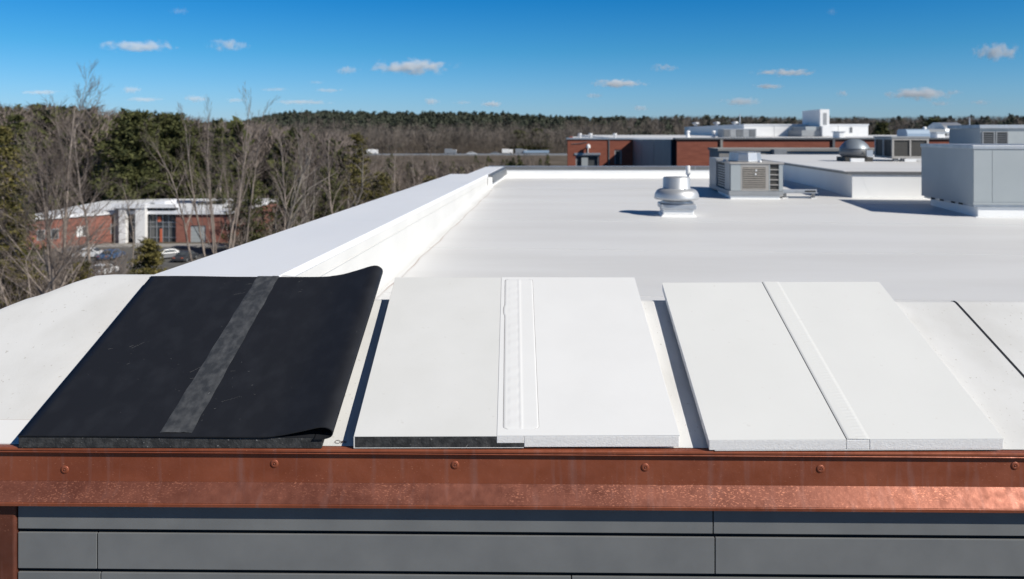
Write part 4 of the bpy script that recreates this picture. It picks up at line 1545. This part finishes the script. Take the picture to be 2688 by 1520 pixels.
o.rotation_euler = (0, 0, 0)
o.name = 'highway_car'
tag(o, 'silver car on the highway just left of a box truck', 'car')
fb_ = thing('flatbed_trailer', 'long low blue grey trailer on the highway near the brick corner', 'trailer', (at(1408, 0, HWY - 2).x, HWY - 2, -9.748))
MB().box(-5.5, 5.5, -1.2, 1.2, .9, 2.0).build('bed', M['bluegrey'], fb_, bevel=.05)
for x in (-4.2, -3.0, 4.0):
    t = MB().lathe([(.45, -.14), (.45, .14)], n=12)
    w = MB()
    w.add([(a_ + x, c - 1.0, b_ + .46) for a_, b_, c in t.v], t.f)
    w.build('wheel', M['tyre'], fb_)
gr = thing('guard_rail', 'thin grey guard rail along the near side of the distant highway', 'guard rail', (0, HWY - 10.6, -9.748))
MB().box(-250, 40, -.06, 0, .45, .8).build('rail', M['galv'], gr)
pm = MB()
for k in range(73):
    pm.box(-250 + k * 4, -249.85 + k * 4, .001, .12, 0, .8)
pm.build('post_row', M['galv'], gr)['kind'] = 'stuff'

# ------------------------------------------------------------------ trees
def grow(seed, H, r0, n1=16, lean=0.0, low=.28, spread=.5, crook=.06, up=.35, limb=.40, n2=6, n3=5, n4=0, stems=1, rmin=.012, tilts=(.05, .18)):
    """bare deciduous tree; returns trunk and twig meshes"""
    R = random.Random(seed)
    tr_, tw = MB(), MB()

    def branch(p, d, L, r, lev, kids):
        seg = 9 if lev == 0 else (5 if lev == 1 else (3 if lev == 2 else 2))
        pts, rs = [p.copy()], [r]
        q, dd = p.copy(), d.copy()
        for k in range(seg):
            c = crook * (1 if lev == 0 else 2.4)
            dd = (dd + Vector((R.gauss(0, c), R.gauss(0, c), R.gauss(0, c) + (up * .10 if lev else .02)))).normalized()
            q = q + dd * (L / seg)
            pts.append(q.copy())
            rs.append(max(r * (1 - .82 * (k + 1) / seg), rmin * .6))
        sides = 8 if lev == 0 else (5 if lev == 1 else 3)
        (tr_ if lev < 2 else tw).tube(pts, rs, sides, smooth=lev < 2, cap=False)
        if lev >= len(kids):
            return
        nk = kids[lev]
        for i in range(nk):
            f0 = low if lev == 0 else .22
            f = f0 + (1 - f0) * ((i + R.random()) / nk)
            k = min(int(f * seg), seg - 1)
            base = pts[k].lerp(pts[k + 1], f * seg - k)
            ax = (pts[k + 1] - pts[k]).normalized()
            side = Vector((R.gauss(0, 1), R.gauss(0, 1), R.gauss(0, .25)))
            side = (side - ax * side.dot(ax)).normalized()
            s_ang = spread * R.uniform(.6, 1.35) * (1.25 - .5 * f)
            nd = (ax * math.cos(s_ang) + side * math.sin(s_ang) + Vector((0, 0, up * .35))).normalized()
            if lev == 0:
                ln_ = H * limb * (1.15 - .75 * f) * R.uniform(.7, 1.15)
            else:
                ln_ = L * R.uniform(.30, .52) * (1.1 - .4 * f)
            branch(base, nd, ln_, max(rs[k] * R.uniform(.38, .6), rmin), lev + 1, kids)

    kids = [n1, n2, n3] + ([n4] if n4 else [])
    for sidx in range(stems):
        a = 2 * math.pi * sidx / max(stems, 1) + R.random()
        tilt = 0 if stems == 1 else R.uniform(*tilts)
        d = Vector((math.cos(a) * tilt + lean, math.sin(a) * tilt, 1)).normalized()
        branch(Vector((math.cos(a) * .25 * (stems > 1), math.sin(a) * .25 * (stems > 1), -.3)), d, H * (1 if sidx == 0 else R.uniform(.72, .95)), r0 if stems == 1 else r0 * R.uniform(.6, .8), 0, kids)
    return tr_, tw


def bare_tree(px, Y, top, seed, label, r0=.26, bark='bark', **kw):
    X = (px - HX) * Y / FPX
    z0 = ground_z(X, Y)
    H = -(top - HY) * Y / FPX - z0
    a, b = grow(seed, H * .99, r0, **kw)
    t = thing('bare_tree', label, 'tree', (X, Y, z0), 0, 'bare trees beyond the roof')
    a.build('trunk', M[bark], t)
    b.build('crown', M['twig'], t)
    return t


bare_tree(158, 62, 262, 21, 'tallest bare tree at the left, rising high above the tree line', .30, n1=15, low=.28, spread=.72, limb=.40, n2=9, n3=11, crook=.03, stems=3, tilts=(.02, .075))
bare_tree(112, 58, 560, 22, 'short bare tree with pale stems left of the tallest bare tree', .17, n1=10, low=.3, spread=.5, stems=2, n2=5, n3=4)
bare_tree(28, 52, 470, 23, 'bare tree with low curving branches at the left edge', .17, n1=12, low=.1, spread=.95, limb=.5, n2=6, n3=5, crook=.1)
bare_tree(575, 80, 250, 24, 'slender multi-stemmed bare tree right of the big pine, tips in the sky', .20, n1=11, low=.35, spread=.34, limb=.30, stems=5, n2=5, n3=4, crook=.03)
bare_tree(686, 70, 350, 25, 'forked bare tree standing right behind the white coping', .21, n1=16, low=.45, spread=.62, limb=.42, n2=7, n3=5, bark='bark_pale')
bare_tree(807, 84, 335, 26, 'clump of pale straight stems right of the forked bare tree', .16, n1=9, low=.35, spread=.35, limb=.3, stems=4, n2=5, n3=4, crook=.04, bark='bark_pale')
bare_tree(947, 95, 330, 27, 'crooked pale-barked tree in front of the highway', .20, n1=14, low=.4, spread=.7, limb=.33, crook=.15, n2=6, n3=4, bark='bark_pale')
bare_tree(628, 92, 275, 28, 'thin bare tree close behind the forked one, fine tips in the sky', .17, n1=12, low=.4, spread=.4, limb=.32, stems=2, n2=6, n3=4, crook=.04)
bare_tree(1085, 108, 400, 29, 'bare tree in the middle of the coping line', .17, n1=14, low=.25, spread=.6, limb=.4, n2=6, n3=4)
bare_tree(1168, 128, 395, 30, 'bare tree below the white box truck on the highway', .17, n1=14, low=.25, spread=.55, limb=.4, n2=6, n3=4)
bare_tree(1020, 120, 380, 31, 'wide leaning bare tree right of the crooked tree', .17, n1=14, low=.25, spread=.7, limb=.42, n2=6, n3=4, lean=.12)
bare_tree(880, 118, 340, 32, 'grey bare tree between the pale stems and the crooked tree', .2, n1=16, low=.3, spread=.6, limb=.4, n2=6, n3=5)
bare_tree(748, 112, 335, 33, 'dense bare tree behind the forked tree', .2, n1=16, low=.3, spread=.6, limb=.4, n2=6, n3=5)
bare_tree(515, 96, 345, 34, 'bare tree with drooping twigs in front of the big pines', .17, n1=14, low=.3, spread=.6, limb=.38, n2=6, n3=5)
bare_tree(235, 112, 345, 35, 'broad bare tree left of the big pines over the office roof', .22, n1=18, low=.35, spread=.65, limb=.42, n2=7, n3=5)
bare_tree(345, 112, 475, 36, 'small bare tree in front of the office entrance', .12, n1=10, low=.3, spread=.6, limb=.4, n2=5, n3=4)
bare_tree(62, 100, 320, 37, 'grey bare tree behind the tallest one near the left edge', .22, n1=18, low=.3, spread=.6, limb=.42, n2=7, n3=5)
bare_tree(290, 50, 640, 38, 'thin sapling trunk just over the left roof edge', .09, n1=6, low=.5, spread=.5, limb=.3, n2=4, n3=3)


def conifer_mesh(seed, H, Rm, whorls=22, per=6, leaf=.5, start=.12, droop=.12, clump=7, taper=.52):
    R = random.Random(seed)
    tr_, cr = MB(), MB()
    tr_.tube([(0, 0, -.3), (R.gauss(0, .1), R.gauss(0, .1), H * .5), (0, 0, H * .98)], [H * .016, H * .011, .03], 7)
    for w in range(whorls):
        f = start + (1 - start) * (w + R.random() * .6) / whorls
        base_r = Rm * (1 - f) ** taper * min(1, .62 + f * 1.4)
        for k in range(per):
            a = R.random() * 2 * math.pi
            L = base_r * R.uniform(.55, 1.15) + .25
            d = Vector((math.cos(a), math.sin(a), R.uniform(-.1, .25)))
            p0 = Vector((0, 0, H * f))
            nseg = max(3, int(L / (leaf * 1.1)))
            tr_.tube([p0, p0 + d * L * .9 + Vector((0, 0, -droop * L * .6))], [.05, .015], 3, cap=False)
            for i in range(nseg):
                u = (i + .7) / nseg
                c = p0 + d * L * u + Vector((0, 0, -droop * L * u * u + .12 * L * u ** 3))
                for j in range(clump):
                    e = Vector((R.gauss(0, 1), R.gauss(0, 1), R.gauss(.25, .6))).normalized()
                    cc = c + Vector((R.gauss(0, leaf * .5), R.gauss(0, leaf * .5), R.gauss(0, leaf * .28)))
                    sd_ = e.cross(Vector((R.gauss(0, 1), R.gauss(0, 1), R.gauss(0, 1)))).normalized()
                    lw_ = leaf * R.uniform(.16, .30)
                    ll = leaf * R.uniform(.7, 1.3)
                    cr.add([cc - sd_ * lw_, cc + sd_ * lw_, cc + e * ll], [(0, 1, 2)])
    return tr_, cr


def conifer(px, Y, top, Rm, seed, label, leaf=.5, needles='pine', **kw):
    X = (px - HX) * Y / FPX
    z0 = ground_z(X, Y)
    H = -(top - HY) * Y / FPX - z0
    a, b = conifer_mesh(seed, H, Rm, leaf=leaf, **kw)
    t = thing('evergreen_tree', label, 'tree', (X, Y, z0), 0, 'evergreens beyond the roof')
    a.build('trunk', M['bark'], t)
    b.build('crown', M[needles], t)
    return t


conifer(356, 164, 297, 9.6, 41, 'big dark green pine behind the brick office, left of the pair', .85, whorls=26, per=13, clump=10, droop=.02, taper=.40)
conifer(446, 170, 300, 10.0, 42, 'big dark green pine behind the brick office, right of the pair', .85, whorls=26, per=13, clump=10, droop=.02, taper=.40)
conifer(2, 72, 330, 3.4, 43, 'olive green evergreen cut by the left picture edge', .45, 'pine_olive', whorls=30, per=8, clump=8)
conifer(935, 150, 347, 4.6, 44, 'tall evergreen rising behind the crooked tree', .6, 'pine_olive', whorls=22, per=7)
conifer(748, 126, 428, 4.5, 45, 'broad dark evergreen behind the pale stem clump', .55, whorls=20, per=8)
conifer(858, 130, 440, 4.4, 46, 'dark evergreen right of the pale stem clump', .55, whorls=20, per=8)
conifer(648, 122, 445, 4.2, 47, 'dark evergreen behind the forked bare tree, right of the office', .55, whorls=20, per=8)
conifer(1000, 142, 455, 4.5, 48, 'evergreen low behind the wide leaning bare tree', .55, 'pine_olive', whorls=18, per=7)
conifer(1130, 160, 462, 5.0, 49, 'evergreen low before the highway bank at the coping end', .55, 'pine_olive', whorls=18, per=7)
conifer(388, 70, 632, 2.5, 50, 'olive juniper top peeping over the corner of the white roof', .34, 'pine_olive', whorls=20, per=9, clump=9, start=.3)
conifer(215, 66, 690, 2.0, 51, 'low olive evergreen at the roof edge under the tallest bare tree', .32, 'pine_olive', whorls=18, per=8, clump=9, start=.3)
conifer(40, 84, 300, 3.2, 52, 'tall dark evergreen behind the olive one at the left edge', .5, whorls=26, per=7)
conifer(1362, 395, 345, 8.0, 53, 'left round pine behind the trucks on the highway', 1.3, whorls=14, per=8, clump=8, start=.05)
conifer(1412, 400, 342, 8.5, 54, 'right round pine behind the trucks on the highway', 1.3, whorls=14, per=8, clump=8, start=.05)
conifer(575, 150, 338, 4.6, 55, 'slim dark evergreen between the big pines and the forked tree', .6, whorls=22, per=7)
conifer(2316, 300, 322, 6.0, 56, 'dark pine just right of the white penthouse end', 1.1, whorls=14, per=8, clump=8, start=.05)
conifer(2452, 300, 310, 8.0, 57, 'broad dark pine left of the silver dome', 1.1, whorls=14, per=8, clump=8, start=.05)


# woods that read as one mass
def wood(name, mat_, pts, kind):
    R = np.random.default_rng(len(pts) + 5)
    V, F = [], []
    off = 0
    for X, Y, z0, H, Rr in pts:
        if kind == 'bare':
            n = 86
            up_ = R.uniform(.30, 1.0, n) ** .8
            a = R.uniform(0, 2 * np.pi, n)
            rr_ = Rr * np.sqrt(R.uniform(0, 1, n)) * np.sqrt(np.clip(1 - (2 * (up_ - .62)) ** 2, .1, 1))
            bx, by, bz = rr_ * np.cos(a) * .7, rr_ * np.sin(a) * .7, up_ * H
            ln = H * R.uniform(.10, .24, n)
            dx, dy, dz = np.cos(a) * .55 + R.normal(0, .3, n), np.sin(a) * .55 + R.normal(0, .3, n), R.uniform(.4, 1.2, n)
            wd_ = H * .0085
            wx, wy = -np.sin(a + 1) * wd_, np.cos(a + 1) * wd_
            P = np.stack([np.stack([X + bx - wx, Y + by - wy, z0 + bz], 1), np.stack([X + bx + wx, Y + by + wy, z0 + bz], 1),
                          np.stack([X + bx + dx * ln, Y + by + dy * ln, z0 + np.minimum(bz + dz * ln, H * 1.06)], 1)], 1).reshape(-1, 3)
            V.append(P)
            F.append(np.arange(n * 3).reshape(-1, 3) + off)
            off += n * 3
            tw_ = H * .009
            P = np.array([[X - tw_, Y, z0], [X + tw_, Y, z0], [X + R.normal(0, .3), Y, z0 + H * .75], [X, Y - tw_, z0], [X, Y + tw_, z0], [X, Y, z0 + H * .7]])
            V.append(P)
            F.append(np.array([[0, 1, 2], [3, 4, 5]]) + off)
            off += 6
        else:
            n = 170
            f = R.uniform(.1, 1, n)
            a = R.uniform(0, 2 * np.pi, n)
            rr_ = Rr * (1 - f) ** .5 * R.uniform(.3, 1.05, n) + .1
            c = np.stack([X + rr_ * np.cos(a), Y + rr_ * np.sin(a), z0 + H * f * .97], 1)
            sz = H * .10 * R.uniform(.6, 1.3, n)[:, None]
            d1, d2 = R.normal(0, 1, (n, 3)), R.normal(0, 1, (n, 3))
            d1 /= np.linalg.norm(d1, axis=1)[:, None]
            d2 /= np.linalg.norm(d2, axis=1)[:, None]
            P = np.stack([c - d1 * sz * .7, c + d1 * sz * .7, c + d2 * sz + np.array([0, 0, .1]) * sz], 1).reshape(-1, 3)
            V.append(P)
            F.append(np.arange(n * 3).reshape(-1, 3) + off)
            off += n * 3
    V = np.concatenate(V).astype(np.float32)
    F = np.concatenate(F).astype(np.int32)
    me = bpy.data.meshes.new(name)
    me.vertices.add(len(V))
    me.vertices.foreach_set('co', V.ravel())
    me.loops.add(len(F) * 3)
    me.loops.foreach_set('vertex_index', F.ravel())
    me.polygons.add(len(F))
    me.polygons.foreach_set('loop_start', np.arange(len(F), dtype=np.int32) * 3)
    me.update(calc_edges=True)
    me.materials.append(mat_)
    o = bpy.data.objects.new(name, me)
    COL.objects.link(o)
    return tag(o, kind='stuff')


R = random.Random(77)
hill_c, hill_b = [], []
while len(hill_c) + len(hill_b) < 5200:
    px = R.uniform(-150, 2850)
    Y = 395 + 520 * R.random() ** .8
    X = (px - HX) * Y / FPX
    z0 = ground_z(X, Y)
    con_p = (.98 * smooth(470, 600, Y) if px < 1480 else .98 * smooth(600, 720, Y)) if px < 1640 else .10
    con_p = con_p * (.75 + .4 * (math.sin(X * .045) * math.sin(Y * .03 + 1) * .5 + .5)) + .05
    if R.random() < con_p:
        hill_c.append((X, Y, z0 - 1, R.uniform(10, 16), R.uniform(4.0, 6.5)))
    else:
        hill_b.append((X, Y, z0, R.uniform(9, 13.5), R.uniform(4.2, 6.2)))
for _ in range(1100):
    px, Y = R.uniform(700, 1520), 366 + 130 * R.random() ** 1.3
    X = (px - HX) * Y / FPX
    hill_b.append((X, Y, ground_z(X, Y), R.uniform(6, 11), R.uniform(3.2, 5)))
wood('hill_pines', M['far_pine'], hill_c, 'con')
wood('hill_bare_wood', M['far_twig'], hill_b, 'bare')
mid_c, mid_b = [], []
k = 0
while k < 1300:
    px = R.uniform(-120, 1440)
    Y = R.uniform(166, 325)
    X = (px - HX) * Y / FPX
    if px > 880 and Y > 300:
        continue
    if 265 < px < 565 and Y < 190:
        continue
    k += 1
    z0 = ground_z(X, Y)
    top_px = 300 + 30 * smooth(250, 640, px) + 30 * smooth(600, 900, px) + 58 * smooth(880, 1000, px) + R.uniform(-14, 50)
    if px < 250:
        top_px -= 10
    H = min(max(-(top_px - HY) * Y / FPX - z0, 4.0), 25)
    if px > 930:
        H = min(H, max((-(418 - HY) * Y / FPX - z0) * R.uniform(.55, 1.0), 3.0))
    if R.random() < (.34 if px < 330 else .16):
        mid_c.append((X, Y, z0, H, H * .27))
    else:
        mid_b.append((X, Y, z0, H * .98, H * .27))
wood('woodland_evergreens', M['pine'], mid_c, 'con')
wood('woodland_bare_trees', M['twig'], mid_b, 'bare')
# brush between the roof edge and the lot
br = []
for _ in range(90):
    px = R.uniform(-60, 330)
    Y = R.uniform(66, 92)
    br.append(((px - HX) * Y / FPX, Y, GZ, R.uniform(2.5, 6.5), R.uniform(1.2, 2.2)))
for _ in range(260):
    px = R.uniform(-60, 1250)
    Y = R.uniform(100, 165) if px > 600 else R.uniform(84, 98)
    X = (px - HX) * Y / FPX
    if -105 < X < -30 and 95 < Y < 165 and px < 600:
        continue
    br.append((X, Y, GZ, R.uniform(3, 8.5) if px > 600 else R.uniform(1.5, 3), R.uniform(1.4, 2.6)))
wood('brush', M['twig'], br, 'bare')

for nm, n_, x0, x1, y0, y1, h0, h1 in (('undergrowth', 420, -75, -7, 22, 74, .6, 2.2), ('undergrowth', 260, -62, -4, 74, 100, .8, 2.6)):
    wood(nm, M['twig'], [(R.uniform(x0, x1), R.uniform(y0, y1), GZ, R.uniform(h0, h1), R.uniform(.6, 1.5)) for _ in range(n_)], 'bare')

# ------------------------------------------------------------------ clouds
cm = bpy.data.materials.new('cloud_vapour')
cm.use_nodes = True
N, L = cm.node_tree.nodes, cm.node_tree.links
N.clear()
out = N.new('ShaderNodeOutputMaterial')
pv = N.new('ShaderNodeVolumePrincipled')
pv.inputs['Color'].default_value = (0.94, 0.97, 1, 1)
pv.inputs['Anisotropy'].default_value = -0.35
tc = N.new('ShaderNodeTexCoord')
oi = N.new('ShaderNodeObjectInfo')
sep = N.new('ShaderNodeSeparateXYZ')
L.new(tc.outputs['Object'], sep.inputs[0])
ln_ = N.new('ShaderNodeVectorMath')
ln_.operation = 'LENGTH'
L.new(tc.outputs['Object'], ln_.inputs[0])
nz = N.new('ShaderNodeTexNoise')
nz.noise_dimensions = '4D'
nz.inputs['Scale'].default_value = 1.9
nz.inputs['Detail'].default_value = 5
mp = N.new('ShaderNodeMapping')
mp.inputs['Scale'].default_value = (3.0, 1.0, 0.8)
L.new(tc.outputs['Object'], mp.inputs[0])
L.new(mp.outputs[0], nz.inputs['Vector'])
wv = N.new('ShaderNodeMath')
wv.operation = 'MULTIPLY'
wv.inputs[1].default_value = 57.0
L.new(oi.outputs['Random'], wv.inputs[0])
L.new(wv.outputs[0], nz.inputs['W'])
f1_ = N.new('ShaderNodeMath')
f1_.operation = 'MULTIPLY_ADD'
f1_.inputs[1].default_value = 2.3
L.new(nz.outputs[0], f1_.inputs[0])
sub = N.new('ShaderNodeMath')
sub.operation = 'MULTIPLY_ADD'
sub.inputs[1].default_value = -1.0
sub.inputs[2].default_value = -0.42
L.new(ln_.outputs['Value'], sub.inputs[0])
L.new(sub.outputs[0], f1_.inputs[2])
mr = N.new('ShaderNodeMapRange')
mr.interpolation_type = 'SMOOTHSTEP'
mr.inputs[1].default_value = 0.0
mr.inputs[2].default_value = 0.55
L.new(f1_.outputs[0], mr.inputs[0])
dn = N.new('ShaderNodeMath')
dn.operation = 'MULTIPLY'
at_ = N.new('ShaderNodeAttribute')
at_.attribute_type = 'OBJECT'
at_.attribute_name = 'thickness'
L.new(mr.outputs[0], dn.inputs[0])
L.new(at_.outputs['Fac'], dn.inputs[1])
L.new(dn.outputs[0], pv.inputs['Density'])
L.new(pv.outputs[0], out.inputs['Volume'])

ico = MB().lathe([(.02, -1)] + [(math.cos(a), math.sin(a)) for a in [(-80 + 20 * i) * math.pi / 180 for i in range(9)]] + [(.02, 1)], n=16)
cloud_me = ico.mesh('cloud', cm)
CL = [
    (348, 116, 215, 30, .8, 'long grey-white cloud high above the tallest bare tree'),
    (575, 114, 122, 32, .8, 'notched grey-white cloud right of the long one at upper left'),
    (1038, 168, 240, 40, 1.6, 'largest bright white cloud with two humps left of centre'),
    (872, 177, 70, 24, .9, 'small cloud touching the left end of the largest cloud'),
    (452, 28, 58, 20, .25, 'faint smudge of cloud at the top above the long cloud'),
    (1557, 210, 160, 24, 1.6, 'bright flat-bottomed cloud above the left end of the brick building'),
    (1670, 170, 85, 20, .6, 'thin tilted cloud above the bright flat-bottomed one'),
    (2505, 130, 130, 44, 2.6, 'wedge-shaped bright cloud near the upper right corner'),
    (1975, 183, 170, 20, 1.0, 'long thin cloud above the tall white cube'),
    (1932, 217, 95, 14, 1.0, 'thin cloud just below the long thin one above the penthouse'),
    (1865, 256, 122, 24, 1.0, 'low peaked cloud over the left end of the white penthouse'),
    (2315, 236, 195, 30, 1.8, 'ragged long cloud low at the right over the raised roof'),
    (330, 226, 62, 20, 1.0, 'small cloud right of the tallest bare tree top'),
    (490, 248, 78, 20, .9, 'small rounded cloud above the big pines'),
    (1085, 255, 48, 20, 1.5, 'small bright puff right of centre over the wooded ridge'),
    (1237, 262, 62, 16, 1.5, 'small flat bright puff over the middle of the ridge'),
    (1492, 240, 52, 14, .8, 'tiny cloud under the bright flat-bottomed cloud'),
    (1610, 272, 48, 16, 1.0, 'tiny puff close above the ridge left of the penthouse'),
    (2120, 235, 38, 16, 1.0, 'tiny round puff above and right of the tall white cube'),
    (760, 257, 170, 14, .35, 'faint thin streak low in the sky between the small clouds and the ridge'), (690, 225, 90, 9, .3, 'short faint streak of cloud between the small cloud and the largest cloud'), (362, 250, 112, 13, .35, 'faint streak of cloud under the small cloud beside the tallest bare tree'), (1165, 258, 60, 11, .35, 'faint wisp between the two bright puffs over the ridge'),
    (2465, 257, 62, 14, .5, 'faint cloud low near the right edge above the silver dome'), (2365, 260, 72, 13, .4, 'faint cloud just under the ragged long cloud at right'), (826, 227, 92, 11, .35, 'faint streak below the small cloud left of the largest cloud'), (592, 252, 70, 13, .45, 'faint low cloud behind the slender tree tips'),
    (2092, 30, 26, 20, .25, 'tiny faint smudge at the top right of the sky'), (100, 232, 125, 12, .35, 'faint pinkish streak behind the crown of the tallest bare tree'), (795, 207, 52, 9, .3, 'tiny faint dash of cloud under the left end of the largest cloud'),
]
YC = 5200.0
for cx, cy, cw, ch, den, lab in CL:
    cx, cy, cw, ch = cx * 1.0439, cy * 1.0439, cw * 1.0439, ch * 1.0439
    o = bpy.data.objects.new('cloud' if den >= .55 else 'cloud_wisp', cloud_me)
    COL.objects.link(o)
    o.location = at(cx, cy, YC)
    k = YC / FPX / 2 * 1.12
    o.scale = (cw * k, max(cw * .5, ch * 1.5) * k, ch * k * 1.12)
    o['thickness'] = den * .012 / max(ch / 30, .45)
    tag(o, lab, 'cloud', 'clouds in the blue sky')
